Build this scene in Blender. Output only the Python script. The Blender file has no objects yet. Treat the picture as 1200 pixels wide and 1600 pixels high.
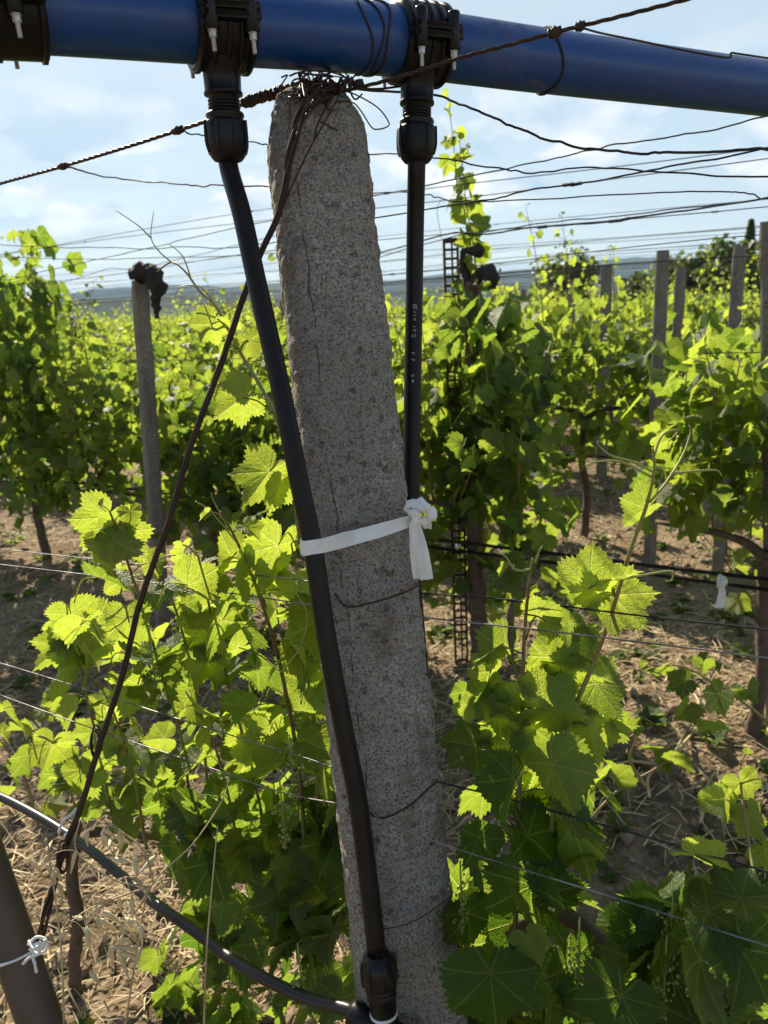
import bpy, math, random
import numpy as np
from mathutils import Vector, Matrix

# ------------------------------------------------------------------ camera, world, sun, exposure
SC = bpy.context.scene
COL = SC.collection
R = math.radians
CAM_Z, PITCH, ROLL, F = 1.55, R(15.35), R(3.0), 1202.0
SUN_AZ, SUN_EL = R(25), R(35)                 # azimuth is to the left of the view direction (+Y)
fwd = np.array([0, math.cos(PITCH), -math.sin(PITCH)])
r0 = np.array([1.0, 0, 0]); u0 = np.array([0, math.sin(PITCH), math.cos(PITCH)])
RIGHT = math.cos(ROLL) * r0 - math.sin(ROLL) * u0
UP = math.sin(ROLL) * r0 + math.cos(ROLL) * u0
CAM = np.array([0, 0, CAM_Z])

cd = bpy.data.cameras.new("camera"); cam = bpy.data.objects.new("camera", cd); COL.objects.link(cam)
m = Matrix(((RIGHT[0], UP[0], -fwd[0], CAM[0]), (RIGHT[1], UP[1], -fwd[1], CAM[1]),
            (RIGHT[2], UP[2], -fwd[2], CAM[2]), (0, 0, 0, 1)))
cam.matrix_world = m
cd.sensor_fit = 'VERTICAL'; cd.sensor_height = 24.0; cd.lens = 24.0 * F / 1600.0
cd.clip_start = 0.02; cd.clip_end = 20000
cd.dof.use_dof = True; cd.dof.focus_distance = 0.97; cd.dof.aperture_fstop = 5.6
SC.camera = cam
SC.render.resolution_x, SC.render.resolution_y = 768, 1024

sun_dir = np.array([-math.sin(SUN_AZ) * math.cos(SUN_EL), math.cos(SUN_AZ) * math.cos(SUN_EL), math.sin(SUN_EL)])
sl = bpy.data.lights.new("sun", 'SUN'); sl.energy = 5.0; sl.angle = R(0.5); sl.color = (1.0, 0.88, 0.70)
so = bpy.data.objects.new("sun", sl); COL.objects.link(so)
so.rotation_euler = Vector(sun_dir).to_track_quat('Z', 'Y').to_euler(); so.location = (0, 0, 30)

W = bpy.data.worlds.new("World"); SC.world = W; W.use_nodes = True
def build_world():
    nt = W.node_tree; nt.nodes.clear(); n = nt.nodes.new; L = nt.links.new
    out = n('ShaderNodeOutputWorld'); bg = n('ShaderNodeBackground'); L(bg.outputs[0], out.inputs[0])
    sky = n('ShaderNodeTexSky'); sky.sky_type = 'NISHITA'; sky.sun_disc = False
    sky.sun_elevation = SUN_EL; sky.sun_rotation = -SUN_AZ
    sky.air_density = 1.0; sky.dust_density = 0.3; sky.ozone_density = 1.0
    bg.inputs['Strength'].default_value = 0.066
    tc = n('ShaderNodeTexCoord'); sep = n('ShaderNodeSeparateXYZ'); L(tc.outputs['Generated'], sep.inputs[0])
    def math_(op, a, b=None, c=None):
        q = n('ShaderNodeMath'); q.operation = op
        for i, x in enumerate((a, b, c)):
            if x is None: continue
            if isinstance(x, (int, float)): q.inputs[i].default_value = x
            else: L(x, q.inputs[i])
        return q.outputs[0]
    zc = math_('ADD', math_('MAXIMUM', sep.outputs[2], 0.0), 0.12)
    cx = math_('DIVIDE', sep.outputs[0], zc); cy = math_('DIVIDE', sep.outputs[1], zc)
    cmb = n('ShaderNodeCombineXYZ'); L(cx, cmb.inputs[0]); L(cy, cmb.inputs[1])
    # high thin streaks
    mp = n('ShaderNodeMapping'); L(cmb.outputs[0], mp.inputs[0]); mp.inputs['Rotation'].default_value = (0, 0, R(25)); mp.inputs['Scale'].default_value = (0.5, 1.5, 1)
    n1 = n('ShaderNodeTexNoise'); L(mp.outputs[0], n1.inputs['Vector']); n1.inputs['Scale'].default_value = 1.1; n1.inputs['Detail'].default_value = 7; n1.inputs['Roughness'].default_value = 0.55; n1.inputs['Distortion'].default_value = 0.6
    mr = n('ShaderNodeMapRange'); L(n1.outputs[0], mr.inputs[0]); mr.inputs[1].default_value = 0.30; mr.inputs[2].default_value = 0.72; mr.inputs[3].default_value = 0.55; mr.inputs[4].default_value = 1.0
    # low cumulus bank, 6 to 15 degrees up
    mp2 = n('ShaderNodeMapping'); L(tc.outputs['Generated'], mp2.inputs[0]); mp2.inputs['Scale'].default_value = (1, 1, 2.2); mp2.inputs['Location'].default_value = (0.3, 0.1, 0.0)
    n2 = n('ShaderNodeTexNoise'); L(mp2.outputs[0], n2.inputs['Vector']); n2.inputs['Scale'].default_value = 6.5; n2.inputs['Detail'].default_value = 9; n2.inputs['Roughness'].default_value = 0.6
    band = n('ShaderNodeValToRGB'); L(sep.outputs[2], band.inputs[0])
    e = band.color_ramp.elements; e[0].position = 0.07; e[0].color = (0, 0, 0, 1); e[1].position = 0.27; e[1].color = (0, 0, 0, 1)
    x = e.new(0.125); x.color = (1, 1, 1, 1); x = e.new(0.17); x.color = (0.75, 0.75, 0.75, 1)
    mr2 = n('ShaderNodeMapRange'); L(n2.outputs[0], mr2.inputs[0]); mr2.inputs[1].default_value = 0.44; mr2.inputs[2].default_value = 0.52; mr2.interpolation_type = 'SMOOTHSTEP'
    cum = math_('MULTIPLY', mr2.outputs[0], band.outputs[0])
    cov = n('ShaderNodeMapRange'); L(sep.outputs[1], cov.inputs[0]); cov.inputs[1].default_value = -0.35; cov.inputs[2].default_value = 0.55; cov.inputs[3].default_value = 0.12
    mixa = n('ShaderNodeMix'); mixa.data_type = 'RGBA'; L(math_('MULTIPLY', mr.outputs[0], cov.outputs[0]), mixa.inputs[0]); L(sky.outputs[0], mixa.inputs[6]); mixa.inputs[7].default_value = (4.6, 5.6, 6.2, 1)
    # cloud body: bright with greyer under sides
    n3 = n('ShaderNodeTexNoise'); L(mp2.outputs[0], n3.inputs['Vector']); n3.inputs['Scale'].default_value = 11; n3.inputs['Detail'].default_value = 6
    cr = n('ShaderNodeMix'); cr.data_type = 'RGBA'; q3 = n('ShaderNodeMapRange'); L(n3.outputs[0], q3.inputs[0]); q3.inputs[1].default_value = 0.38; q3.inputs[2].default_value = 0.6; L(q3.outputs[0], cr.inputs[0]); cr.inputs[6].default_value = (3.9, 5.2, 6.4, 1); cr.inputs[7].default_value = (8.2, 8.2, 7.9, 1)
    mixb = n('ShaderNodeMix'); mixb.data_type = 'RGBA'; L(math_('MULTIPLY', cum, 0.95), mixb.inputs[0]); L(mixa.outputs[2], mixb.inputs[6]); L(cr.outputs[2], mixb.inputs[7])
    L(mixb.outputs[2], bg.inputs['Color'])
build_world()
SC.view_settings.view_transform = 'Standard'; SC.view_settings.look = 'None'
SC.view_settings.exposure = 1.1; SC.view_settings.gamma = 1.0
try: SC.view_settings.use_curve_mapping = False
except Exception: pass
SC.render.engine = 'CYCLES'
cy = SC.cycles
cy.max_bounces = 8; cy.diffuse_bounces = 4; cy.glossy_bounces = 3; cy.transmission_bounces = 6; cy.transparent_max_bounces = 8; cy.volume_bounces = 0
cy.use_denoising = True; cy.sample_clamp_indirect = 6.0; cy.caustics_reflective = False; cy.caustics_refractive = False
try: cy.volume_step_rate = 4.0
except Exception: pass

# ------------------------------------------------------------------ projection helpers
def ray(px, py):
    return fwd + RIGHT * ((px - 600) / F) + UP * ((800 - py) / F)
def at(px, py, d):
    """world point on the optical-axis depth d"""
    return CAM + ray(px, py) * d
U = np.array([-math.sin(R(55)), math.cos(R(55)), 0])      # direction of the vine rows
V = np.array([math.cos(R(55)), math.sin(R(55)), 0])       # across the rows
def on_row(px, py, v):
    r = ray(px, py); return CAM + r * ((v - CAM @ V) / (r @ V))
def on_ground(px, py, z=0.0):
    r = ray(px, py); return CAM + r * ((z - CAM_Z) / r[2])
def proj(P):
    d = np.asarray(P) - CAM; w = d @ fwd
    return 600 + F * (d @ RIGHT) / w, 800 - F * (d @ UP) / w, w
V1, DV = 0.73, 1.9
def row_v(k): return 2.62 + DV * (k - 2)

# ------------------------------------------------------------------ noise and mesh helpers
def _hash(i, j, k, s):
    n = (i * 374761393 + j * 668265263 + k * 2147483647 + s * 1274126177) & 0xFFFFFFFF
    n = ((n ^ (n >> 13)) * 1274126177) & 0xFFFFFFFF
    n = (n ^ (n >> 16)) & 0xFFFFFFFF
    return n / 4294967295.0
def vnoise(P, scale=1.0, seed=0):
    P = np.asarray(P, float) * scale
    I = np.floor(P).astype(np.int64); f = P - I; f = f * f * (3 - 2 * f)
    out = 0
    for a in (0, 1):
        for b in (0, 1):
            for c in (0, 1):
                w = (f[..., 0] if a else 1 - f[..., 0]) * (f[..., 1] if b else 1 - f[..., 1]) * (f[..., 2] if c else 1 - f[..., 2])
                out = out + w * _hash(I[..., 0] + a, I[..., 1] + b, I[..., 2] + c, seed)
    return out * 2 - 1
def fbm(P, scale, oct=4, seed=0, gain=0.5):
    s, a, t = 0, 1, 0
    for o in range(oct):
        s = s + a * vnoise(P, scale * 2 ** o, seed + o); t += a; a *= gain
    return s / t
def nrm(a):
    a = np.asarray(a, float); return a / (np.linalg.norm(a, axis=-1, keepdims=True) + 1e-12)

class MB:
    def __init__(s): s.v = []; s.q = []; s.t = []; s.lc = []; s.tone = []; s.n = 0; s.has = False
    def add(s, v, q=None, t=None, lc=None, tone=None):
        v = np.asarray(v, float); s.v.append(v)
        if q is not None and len(q): s.q.append(np.asarray(q, np.int64) + s.n)
        if t is not None and len(t): s.t.append(np.asarray(t, np.int64) + s.n)
        k = len(v); s.n += k
        s.lc.append(np.zeros((k, 3)) if lc is None else lc)
        s.tone.append(np.full(k, 0.5) if tone is None else np.full(k, tone) if np.isscalar(tone) else tone)
        if lc is not None or tone is not None: s.has = True
        return s
    def mesh(s, name, mat, smooth=True):
        me = bpy.data.meshes.new(name)
        v = np.concatenate(s.v) if s.v else np.zeros((0, 3))
        q = np.concatenate(s.q) if s.q else np.zeros((0, 4), np.int64)
        t = np.concatenate(s.t) if s.t else np.zeros((0, 3), np.int64)
        me.vertices.add(len(v)); me.vertices.foreach_set('co', v.astype(np.float32).ravel())
        loops = np.concatenate([q.ravel(), t.ravel()]).astype(np.int32)
        me.loops.add(len(loops)); me.loops.foreach_set('vertex_index', loops)
        np_ = len(q) + len(t); me.polygons.add(np_)
        st = np.concatenate([np.arange(len(q)) * 4, len(q) * 4 + np.arange(len(t)) * 3]).astype(np.int32)
        me.polygons.foreach_set('loop_start', st)
        me.polygons.foreach_set('use_smooth', np.full(np_, bool(smooth)))
        me.update(calc_edges=True); me.validate()
        if s.has:
            a = me.attributes.new('lc', 'FLOAT_VECTOR', 'POINT'); a.data.foreach_set('vector', np.concatenate(s.lc).astype(np.float32).ravel())
            a = me.attributes.new('tone', 'FLOAT', 'POINT'); a.data.foreach_set('value', np.concatenate(s.tone).astype(np.float32))
        me.materials.append(mat)
        return me
    def build(s, name, mat, parent=None, smooth=True):
        o = bpy.data.objects.new(name, s.mesh(name, mat, smooth)); COL.objects.link(o)
        if parent is not None: attach(o, parent)
        return o

def attach(o, parent):
    """parent o and keep the world place of its mesh (children are modelled in world space)"""
    o.parent = parent
    p, off = parent, Vector((0, 0, 0))
    while p is not None: off += p.location; p = p.parent
    if o.type == 'MESH' and off.length > 0: o.location = -off

def thing(name, label, cat, loc=(0, 0, 0), group=None):
    o = bpy.data.objects.new(name, None); COL.objects.link(o); o.location = tuple(float(x) for x in loc)
    o.empty_display_size = 0.05
    return tag(o, label, cat, group)
def tag(o, label, cat, group=None, kind=None):
    o['label'] = label; o['category'] = cat
    if group: o['group'] = group
    if kind: o['kind'] = kind
    return o

def spline(pts, per=8):
    P = np.asarray(pts, float)
    if len(P) < 3: 
        t = np.linspace(0, 1, per + 1)[:, None]; return P[0] * (1 - t) + P[-1] * t
    Q = np.vstack([2 * P[0] - P[1], P, 2 * P[-1] - P[-2]]); out = []
    for i in range(1, len(Q) - 2):
        p0, p1, p2, p3 = Q[i - 1], Q[i], Q[i + 1], Q[i + 2]
        for t in np.linspace(0, 1, per, endpoint=False):
            out.append(0.5 * ((2 * p1) + (-p0 + p2) * t + (2 * p0 - 5 * p1 + 4 * p2 - p3) * t * t + (-p0 + 3 * p1 - 3 * p2 + p3) * t ** 3))
    out.append(P[-1]); return np.array(out)
def frames(P):
    T = np.gradient(P, axis=0); T = nrm(T)
    a = np.array([0, 0, 1.0]) if abs(T[0][2]) < 0.9 else np.array([1.0, 0, 0])
    n = nrm(np.cross(T[0], a)); N = []
    for t in T:
        n = nrm(n - t * (n @ t)); N.append(n)
    N = np.array(N); return T, N, np.cross(T, N)
def tube(mb, pts, rad, n=8, per=0, caps=True, tone=None, bump=0.0, bscale=40, seed=0):
    P = spline(pts, per) if per else np.asarray(pts, float)
    T, A, B = frames(P); k = len(P)
    r = np.full(k, rad, float) if np.isscalar(rad) else np.interp(np.linspace(0, 1, k), np.linspace(0, 1, len(rad)), rad)
    th = np.linspace(0, 2 * np.pi, n, endpoint=False)
    ring = np.cos(th)[None, :, None] * A[:, None, :] + np.sin(th)[None, :, None] * B[:, None, :]
    rr = r[:, None, None] * np.ones((k, n, 1))
    if bump:
        base = P[:, None, :] + ring * rr
        rr = rr * (1 + bump * fbm(base, bscale, 3, seed)[..., None])
    vs = (P[:, None, :] + ring * rr).reshape(-1, 3)
    i = np.arange(k - 1)[:, None] * n; j = np.arange(n)[None, :]; j2 = (j + 1) % n
    q = np.stack([i + j, i + j2, i + n + j2, i + n + j], -1).reshape(-1, 4)
    t = []
    if caps:
        vs = np.vstack([vs, P[0], P[-1]]); c0, c1 = k * n, k * n + 1
        for a in range(n):
            b = (a + 1) % n; t.append((c0, b, a)); t.append((c1, (k - 1) * n + a, (k - 1) * n + b))
    mb.add(vs, q, t, tone=tone); return mb
def lathe(mb, prof, org, axis, n=32, flute=None):
    """prof: list of (distance along axis, radius); flute = (count, depth) ribs"""
    ax = nrm(axis); a = np.array([0, 0, 1.0]) if abs(ax[2]) < 0.9 else np.array([1.0, 0, 0])
    X = nrm(np.cross(ax, a)); Y = np.cross(ax, X); org = np.asarray(org, float)
    th = np.linspace(0, 2 * np.pi, n, endpoint=False)
    k = len(prof); vs = []
    for (t, r) in prof:
        rr = r * np.ones(n)
        vs.append(org + ax * t + rr[:, None] * (np.cos(th)[:, None] * X + np.sin(th)[:, None] * Y))
    vs = np.concatenate(vs)
    i = np.arange(k - 1)[:, None] * n; j = np.arange(n)[None, :]; j2 = (j + 1) % n
    q = np.stack([i + j, i + j2, i + n + j2, i + n + j], -1).reshape(-1, 4)
    mb.add(vs, q); return mb
def cbox(mb, c, ax, h, b=0.001):
    """chamfered box: centre, 3 axis rows, half sizes"""
    ax = np.asarray(ax, float); h = np.asarray(h, float); vs = []; idx = {}
    for sx in (-1, 1):
        for sy in (-1, 1):
            for sz in (-1, 1):
                s = np.array([sx, sy, sz])
                for k in range(3):
                    p = s * (h - b); p[k] = s[k] * h[k]
                    idx[(sx, sy, sz, k)] = len(vs); vs.append(np.asarray(c) + p @ ax)
    q = []; t = []
    for k in range(3):
        a, bb = [i for i in range(3) if i != k]
        for s in (-1, 1):
            f = []
            for (u, w) in ((-1, -1), (1, -1), (1, 1), (-1, 1)):
                key = [0, 0, 0]; key[k] = s; key[a] = u; key[bb] = w; f.append(idx[(*key, k)])
            q.append(f)
        for u in (-1, 1):          # edges parallel to axis k
            for w in (-1, 1):
                f = []
                for (s, which) in ((-1, a), (1, a), (1, bb), (-1, bb)):
                    key = [0, 0, 0]; key[k] = s; key[a] = u; key[bb] = w; f.append(idx[(*key, which)])
                q.append(f)
    for sx in (-1, 1):
        for sy in (-1, 1):
            for sz in (-1, 1): t.append([idx[(sx, sy, sz, k)] for k in range(3)])
    mb.add(vs, q, t); return mb

# ------------------------------------------------------------------ materials
def mat(name):
    M = bpy.data.materials.new(name); M.use_nodes = True; nt = M.node_tree; nt.nodes.clear()
    out = nt.nodes.new('ShaderNodeOutputMaterial'); return M, nt, out
class NT:
    def __init__(s, nt): s.nt = nt
    def n(s, t, **kw):
        q = s.nt.nodes.new(t)
        for k, v in kw.items():
            if k.startswith('_'): setattr(q, k[1:], v)
            else:
                key = k.replace('__', ' ')
                s.set(q.inputs[key], v)
        return q
    def set(s, sock, v):
        if hasattr(v, 'is_linked'): s.nt.links.new(v, sock)
        else: sock.default_value = v
    def m(s, op, *a):
        q = s.nt.nodes.new('ShaderNodeMath'); q.operation = op
        for i, x in enumerate(a): s.set(q.inputs[i], x)
        return q.outputs[0]
    def mr(s, x, a, b, c=0.0, d=1.0, smooth=True):
        q = s.nt.nodes.new('ShaderNodeMapRange'); q.interpolation_type = 'SMOOTHSTEP' if smooth else 'LINEAR'
        for i, y in enumerate((x, a, b, c, d)): s.set(q.inputs[i], y)
        return q.outputs[0]
    def mix(s, f, a, b, blend='MIX'):
        q = s.nt.nodes.new('ShaderNodeMix'); q.data_type = 'RGBA'; q.blend_type = blend
        s.set(q.inputs[0], f); s.set(q.inputs[6], a if hasattr(a, 'is_linked') else (*a, 1)); s.set(q.inputs[7], b if hasattr(b, 'is_linked') else (*b, 1))
        return q.outputs[2]
    def noise(s, vec, scale, detail=4, rough=0.55, dist=0.0):
        q = s.nt.nodes.new('ShaderNodeTexNoise'); s.set(q.inputs['Vector'], vec)
        q.inputs['Scale'].default_value = scale; q.inputs['Detail'].default_value = detail; q.inputs['Roughness'].default_value = rough; q.inputs['Distortion'].default_value = dist
        return q.outputs[0]
    def vor(s, vec, scale, feature='F1', out=0):
        q = s.nt.nodes.new('ShaderNodeTexVoronoi'); q.feature = feature; s.set(q.inputs['Vector'], vec); q.inputs['Scale'].default_value = scale
        return q.outputs[out]
    def obj(s): return s.nt.nodes.new('ShaderNodeTexCoord').outputs['Object']
    def geo(s): return s.nt.nodes.new('ShaderNodeNewGeometry')
    def bump(s, h, strength=0.5, dist=0.01):
        q = s.nt.nodes.new('ShaderNodeBump'); s.set(q.inputs['Height'], h); q.inputs['Strength'].default_value = strength; q.inputs['Distance'].default_value = dist
        return q.outputs[0]

def simple(name, col, rough=0.5, metal=0.0, spec=0.5, var=0.25, vscale=30, col2=None, bump=0.0, bscale=200):
    M, nt, out = mat(name); g = NT(nt); pos = g.geo().outputs['Position']
    f = g.noise(pos, vscale, 5)
    c2 = col2 if col2 else tuple(x * (1 - var) for x in col)
    c = g.mix(g.mr(f, 0.35, 0.65), col, c2)
    p = g.n('ShaderNodeBsdfPrincipled'); nt.links.new(c, p.inputs['Base Color'])
    p.inputs['Metallic'].default_value = metal; p.inputs['Specular IOR Level'].default_value = spec
    nt.links.new(g.mr(f, 0.3, 0.7, rough * 0.85, min(1, rough * 1.15)), p.inputs['Roughness'])
    if bump: nt.links.new(g.bump(g.noise(pos, bscale, 4), bump, 0.002), p.inputs['Normal'])
    nt.links.new(p.outputs[0], out.inputs[0]); return M

def leaf_material(name='vine_leaf', lo=(0.028, 0.064, 0.011), hi=(0.075, 0.135, 0.018), t_lo=(0.12, 0.24, 0.014), t_hi=(0.68, 0.79, 0.075), fac=0.55):
    M, nt, out = mat(name); g = NT(nt)
    lc = g.n('ShaderNodeAttribute', _attribute_name='lc').outputs['Vector']
    tone = g.n('ShaderNodeAttribute', _attribute_name='tone').outputs['Fac']
    sx = g.n('ShaderNodeSeparateXYZ', Vector=lc)
    x, y = sx.outputs[0], sx.outputs[1]
    a = g.m('ARCTAN2', x, y); r = g.m('SQRT', g.m('ADD', g.m('MULTIPLY', x, x), g.m('MULTIPLY', y, y)))
    pp = g.m('PINGPONG', a, R(26))
    perp = g.m('MULTIPLY', r, g.m('SINE', pp)); along = g.m('MULTIPLY', r, g.m('COSINE', pp))
    prim = g.mr(perp, 0.006, 0.024, 1.0, 0.0)
    s_ = g.m('FRACT', g.m('MULTIPLY', g.m('SUBTRACT', along, g.m('MULTIPLY', perp, 0.85)), 7.5))
    sec = g.mr(g.m('ABSOLUTE', g.m('SUBTRACT', s_, 0.5)), 0.02, 0.11, 1.0, 0.0)
    fine = g.vor(lc, 22, 'DISTANCE_TO_EDGE'); fv = g.mr(fine, 0.0, 0.09, 1.0, 0.0)
    vein = g.m('MAXIMUM', prim, g.m('MULTIPLY', sec, 0.6))
    rnd = g.n('ShaderNodeObjectInfo').outputs['Random']
    mott = g.noise(lc, 5, 3)
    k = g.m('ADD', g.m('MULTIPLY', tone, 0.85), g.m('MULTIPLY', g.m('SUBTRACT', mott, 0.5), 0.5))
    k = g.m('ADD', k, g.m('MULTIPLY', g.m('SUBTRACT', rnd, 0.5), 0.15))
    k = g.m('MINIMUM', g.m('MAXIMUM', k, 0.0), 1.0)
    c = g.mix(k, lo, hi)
    c = g.mix(g.m('MULTIPLY', g.m('MULTIPLY', vein, g.mr(g.noise(lc, 2.3, 3), 0.3, 0.7)), 0.38), c, (0.15, 0.19, 0.06))
    back = g.geo().outputs['Backfacing']
    c = g.mix(g.m('MULTIPLY', back, 0.45), c, (0.12, 0.155, 0.07))
    # dry brown tips on a few leaves
    spot = g.m('MULTIPLY', g.mr(g.noise(lc, 3.1, 2), 0.66, 0.72), g.mr(tone, 0.1, 0.0))
    c = g.mix(spot, c, (0.16, 0.09, 0.03))
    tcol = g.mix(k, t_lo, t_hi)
    tcol = g.mix(g.m('MULTIPLY', fv, 0.13), tcol, (0.16, 0.28, 0.02))
    tcol = g.mix(g.m('MULTIPLY', sec, 0.30), tcol, (0.26, 0.38, 0.04))
    tcol = g.mix(g.m('MULTIPLY', prim, 0.6), tcol, (0.66, 0.66, 0.22))
    tcol = g.mix(g.mr(g.noise(lc, 9, 4), 0.45, 0.7, 0, 0.35), tcol, (0.20, 0.34, 0.02))
    p = g.n('ShaderNodeBsdfPrincipled'); nt.links.new(c, p.inputs['Base Color']); p.inputs['Roughness'].default_value = 0.42
    p.inputs['Specular IOR Level'].default_value = 0.35
    h = g.m('ADD', g.m('MULTIPLY', vein, -0.6), g.m('MULTIPLY', g.m('ADD', g.noise(lc, 16, 3), g.m('MULTIPLY', fine, 2.0)), 0.5))
    b = g.bump(h, 0.5, 0.003); nt.links.new(b, p.inputs['Normal'])
    tr = g.n('ShaderNodeBsdfTranslucent'); nt.links.new(tcol, tr.inputs['Color']); nt.links.new(b, tr.inputs['Normal'])
    mx = g.n('ShaderNodeMixShader'); mx.inputs[0].default_value = fac
    nt.links.new(p.outputs[0], mx.inputs[1]); nt.links.new(tr.outputs[0], mx.inputs[2]); nt.links.new(mx.outputs[0], out.inputs[0])
    return M

def concrete_material(name, dark=(0.10, 0.085, 0.07), mid=(0.40, 0.36, 0.312), pale=(0.62, 0.58, 0.52), scale=1.0, crack=None):
    M, nt, out = mat(name); g = NT(nt); pos = g.obj()
    big = g.noise(pos, 9 * scale, 5, 0.6); grain = g.noise(pos, 260 * scale, 4, 0.7)
    v1 = g.vor(pos, 340 * scale); v2 = g.vor(pos, 75 * scale); cell = g.vor(pos, 340 * scale, out=1)
    c = g.mix(g.mr(big, 0.3, 0.7), tuple(x * 1.1 for x in mid), tuple(x * 0.62 for x in mid))
    rag = g.noise(pos, 420 * scale, 3, 0.7); sz = g.noise(pos, 60 * scale, 3, 0.6)
    c = g.mix(g.mr(grain, 0.38, 0.66), tuple(x * 0.58 for x in mid), c)
    sc = g.n('ShaderNodeSeparateColor', Color=cell).outputs[0]
    c = g.mix(g.m('MULTIPLY', g.mr(sc, 0.60, 0.64), g.mr(g.m('ADD', v1, g.m('MULTIPLY', g.m('SUBTRACT', rag, 0.5), 1.1)), g.m('MULTIPLY', sz, 0.7), g.m('ADD', g.m('MULTIPLY', sz, 0.7), 0.2), 0.62, 0)), c, dark)       # dark grit and pits
    c = g.mix(g.m('MULTIPLY', g.mr(sc, 0.05, 0.07, 1, 0), g.mr(g.m('ADD', v1, g.m('MULTIPLY', g.m('SUBTRACT', rag, 0.5), 0.9)), 0.2, 0.4, 0.7, 0)), c, pale)  # pale grit
    st = g.noise(g.n('ShaderNodeMapping', Vector=pos, Scale=(14, 14, 1.2)).outputs[0], 2.5, 4, 0.6)
    c = g.mix(g.mr(st, 0.52, 0.72, 0, 0.6), c, (0.15, 0.115, 0.085))                            # run-off stains
    li = g.noise(pos, 22 * scale, 3)
    c = g.mix(g.mr(li, 0.66, 0.74, 0, 0.4), c, (0.34, 0.32, 0.24))
    c2 = g.n('ShaderNodeSeparateColor', Color=g.vor(pos, 95 * scale, out=1)).outputs[1]; d2 = g.vor(pos, 95 * scale)
    pit = g.m('MULTIPLY', g.mr(c2, 0.86, 0.88), g.mr(g.m('ADD', d2, g.m('MULTIPLY', g.m('SUBTRACT', rag, 0.5), 1.6)), g.m('MULTIPLY', c2, 0.20), g.m('MULTIPLY', c2, 0.40), 1, 0))
    c = g.mix(g.m('MULTIPLY', pit, 0.5), c, (0.06, 0.048, 0.04))
    blue_ = g.mr(g.noise(pos, 31 * scale, 2), 0.68, 0.72, 0, 0.5); c = g.mix(blue_, c, (0.15, 0.15, 0.16))
    if crack is not None:
        dt = g.n('ShaderNodeVectorMath', _operation='DOT_PRODUCT'); nt.links.new(pos, dt.inputs[0]); dt.inputs[1].default_value = tuple(crack)
        off = g.m('ADD', g.m('MULTIPLY', g.m('SUBTRACT', g.noise(pos, 7, 5, 0.65), 0.5), 0.035), 0.030)
        ck = g.mr(g.m('ABSOLUTE', g.m('ADD', dt.outputs['Value'], off)), 0.0004, 0.0013, 1, 0)
        ck = g.m('MULTIPLY', g.m('MULTIPLY', ck, g.mr(g.noise(pos, 13, 3), 0.50, 0.60)), g.mr(rag, 0.35, 0.55))
        c = g.mix(g.m('MULTIPLY', ck, 0.6), c, (0.05, 0.04, 0.034)); pit = g.m('MAXIMUM', pit, ck)
    p = g.n('ShaderNodeBsdfPrincipled'); nt.links.new(c, p.inputs['Base Color']); p.inputs['Roughness'].default_value = 0.92; p.inputs['Specular IOR Level'].default_value = 0.25
    h = g.m('SUBTRACT', g.m('ADD', g.m('MULTIPLY', grain, 0.8), g.m('ADD', g.mr(v1, 0.0, 0.5), g.m('MULTIPLY', g.mr(v2, 0.0, 0.35), 0.8))), g.m('MULTIPLY', pit, 1.5))
    nt.links.new(g.bump(h, 0.8, 0.003), p.inputs['Normal']); nt.links.new(p.outputs[0], out.inputs[0]); return M

def pipe_material():
    M, nt, out = mat('blue_pipe_plastic'); g = NT(nt); pos = g.geo().outputs['Position']
    n1 = g.noise(pos, 14, 6, 0.65); n2 = g.noise(g.n('ShaderNodeMapping', Vector=pos, Scale=(4, 4, 26)).outputs[0], 6, 5, 0.6)
    nz = g.n('ShaderNodeSeparateXYZ', Vector=g.geo().outputs['Normal']).outputs[2]
    c = g.mix(g.mr(n1, 0.3, 0.7), (0.004, 0.048, 0.195), (0.005, 0.056, 0.225))
    dust = g.m('MULTIPLY', g.mr(n2, 0.56, 0.74), 0.38)
    c = g.mix(dust, c, (0.14, 0.12, 0.11))
    px = g.n('ShaderNodeSeparateXYZ', Vector=pos).outputs[0]                                     # mud smears where the pipe lay on the ground
    zone = g.m('MAXIMUM', g.m('MULTIPLY', g.mr(px, 0.13, 0.17), g.mr(px, 0.20, 0.215, 1, 0)), g.m('MULTIPLY', g.mr(px, 0.36, 0.42), g.mr(px, 0.46, 0.52, 0.6, 0)))
    mud = g.m('MULTIPLY', zone, g.mr(g.noise(pos, 70, 8, 0.78), 0.44, 0.72))
    c = g.mix(g.m('MULTIPLY', mud, 0.45), c, (0.16, 0.11, 0.065))
    scr = g.noise(g.n('ShaderNodeMapping', Vector=pos, Scale=(8, 8, 220)).outputs[0], 3, 3)
    c = g.mix(g.mr(scr, 0.64, 0.72, 0, 0.4), c, (0.14, 0.17, 0.26))
    p = g.n('ShaderNodeBsdfPrincipled'); nt.links.new(c, p.inputs['Base Color'])
    nt.links.new(g.m('ADD', g.m('MULTIPLY', g.m('MAXIMUM', dust, mud), 0.6), 0.36), p.inputs['Roughness'])
    nt.links.new(g.bump(n1, 0.1, 0.002), p.inputs['Normal'])
    nt.links.new(p.outputs[0], out.inputs[0]); return M

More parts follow.
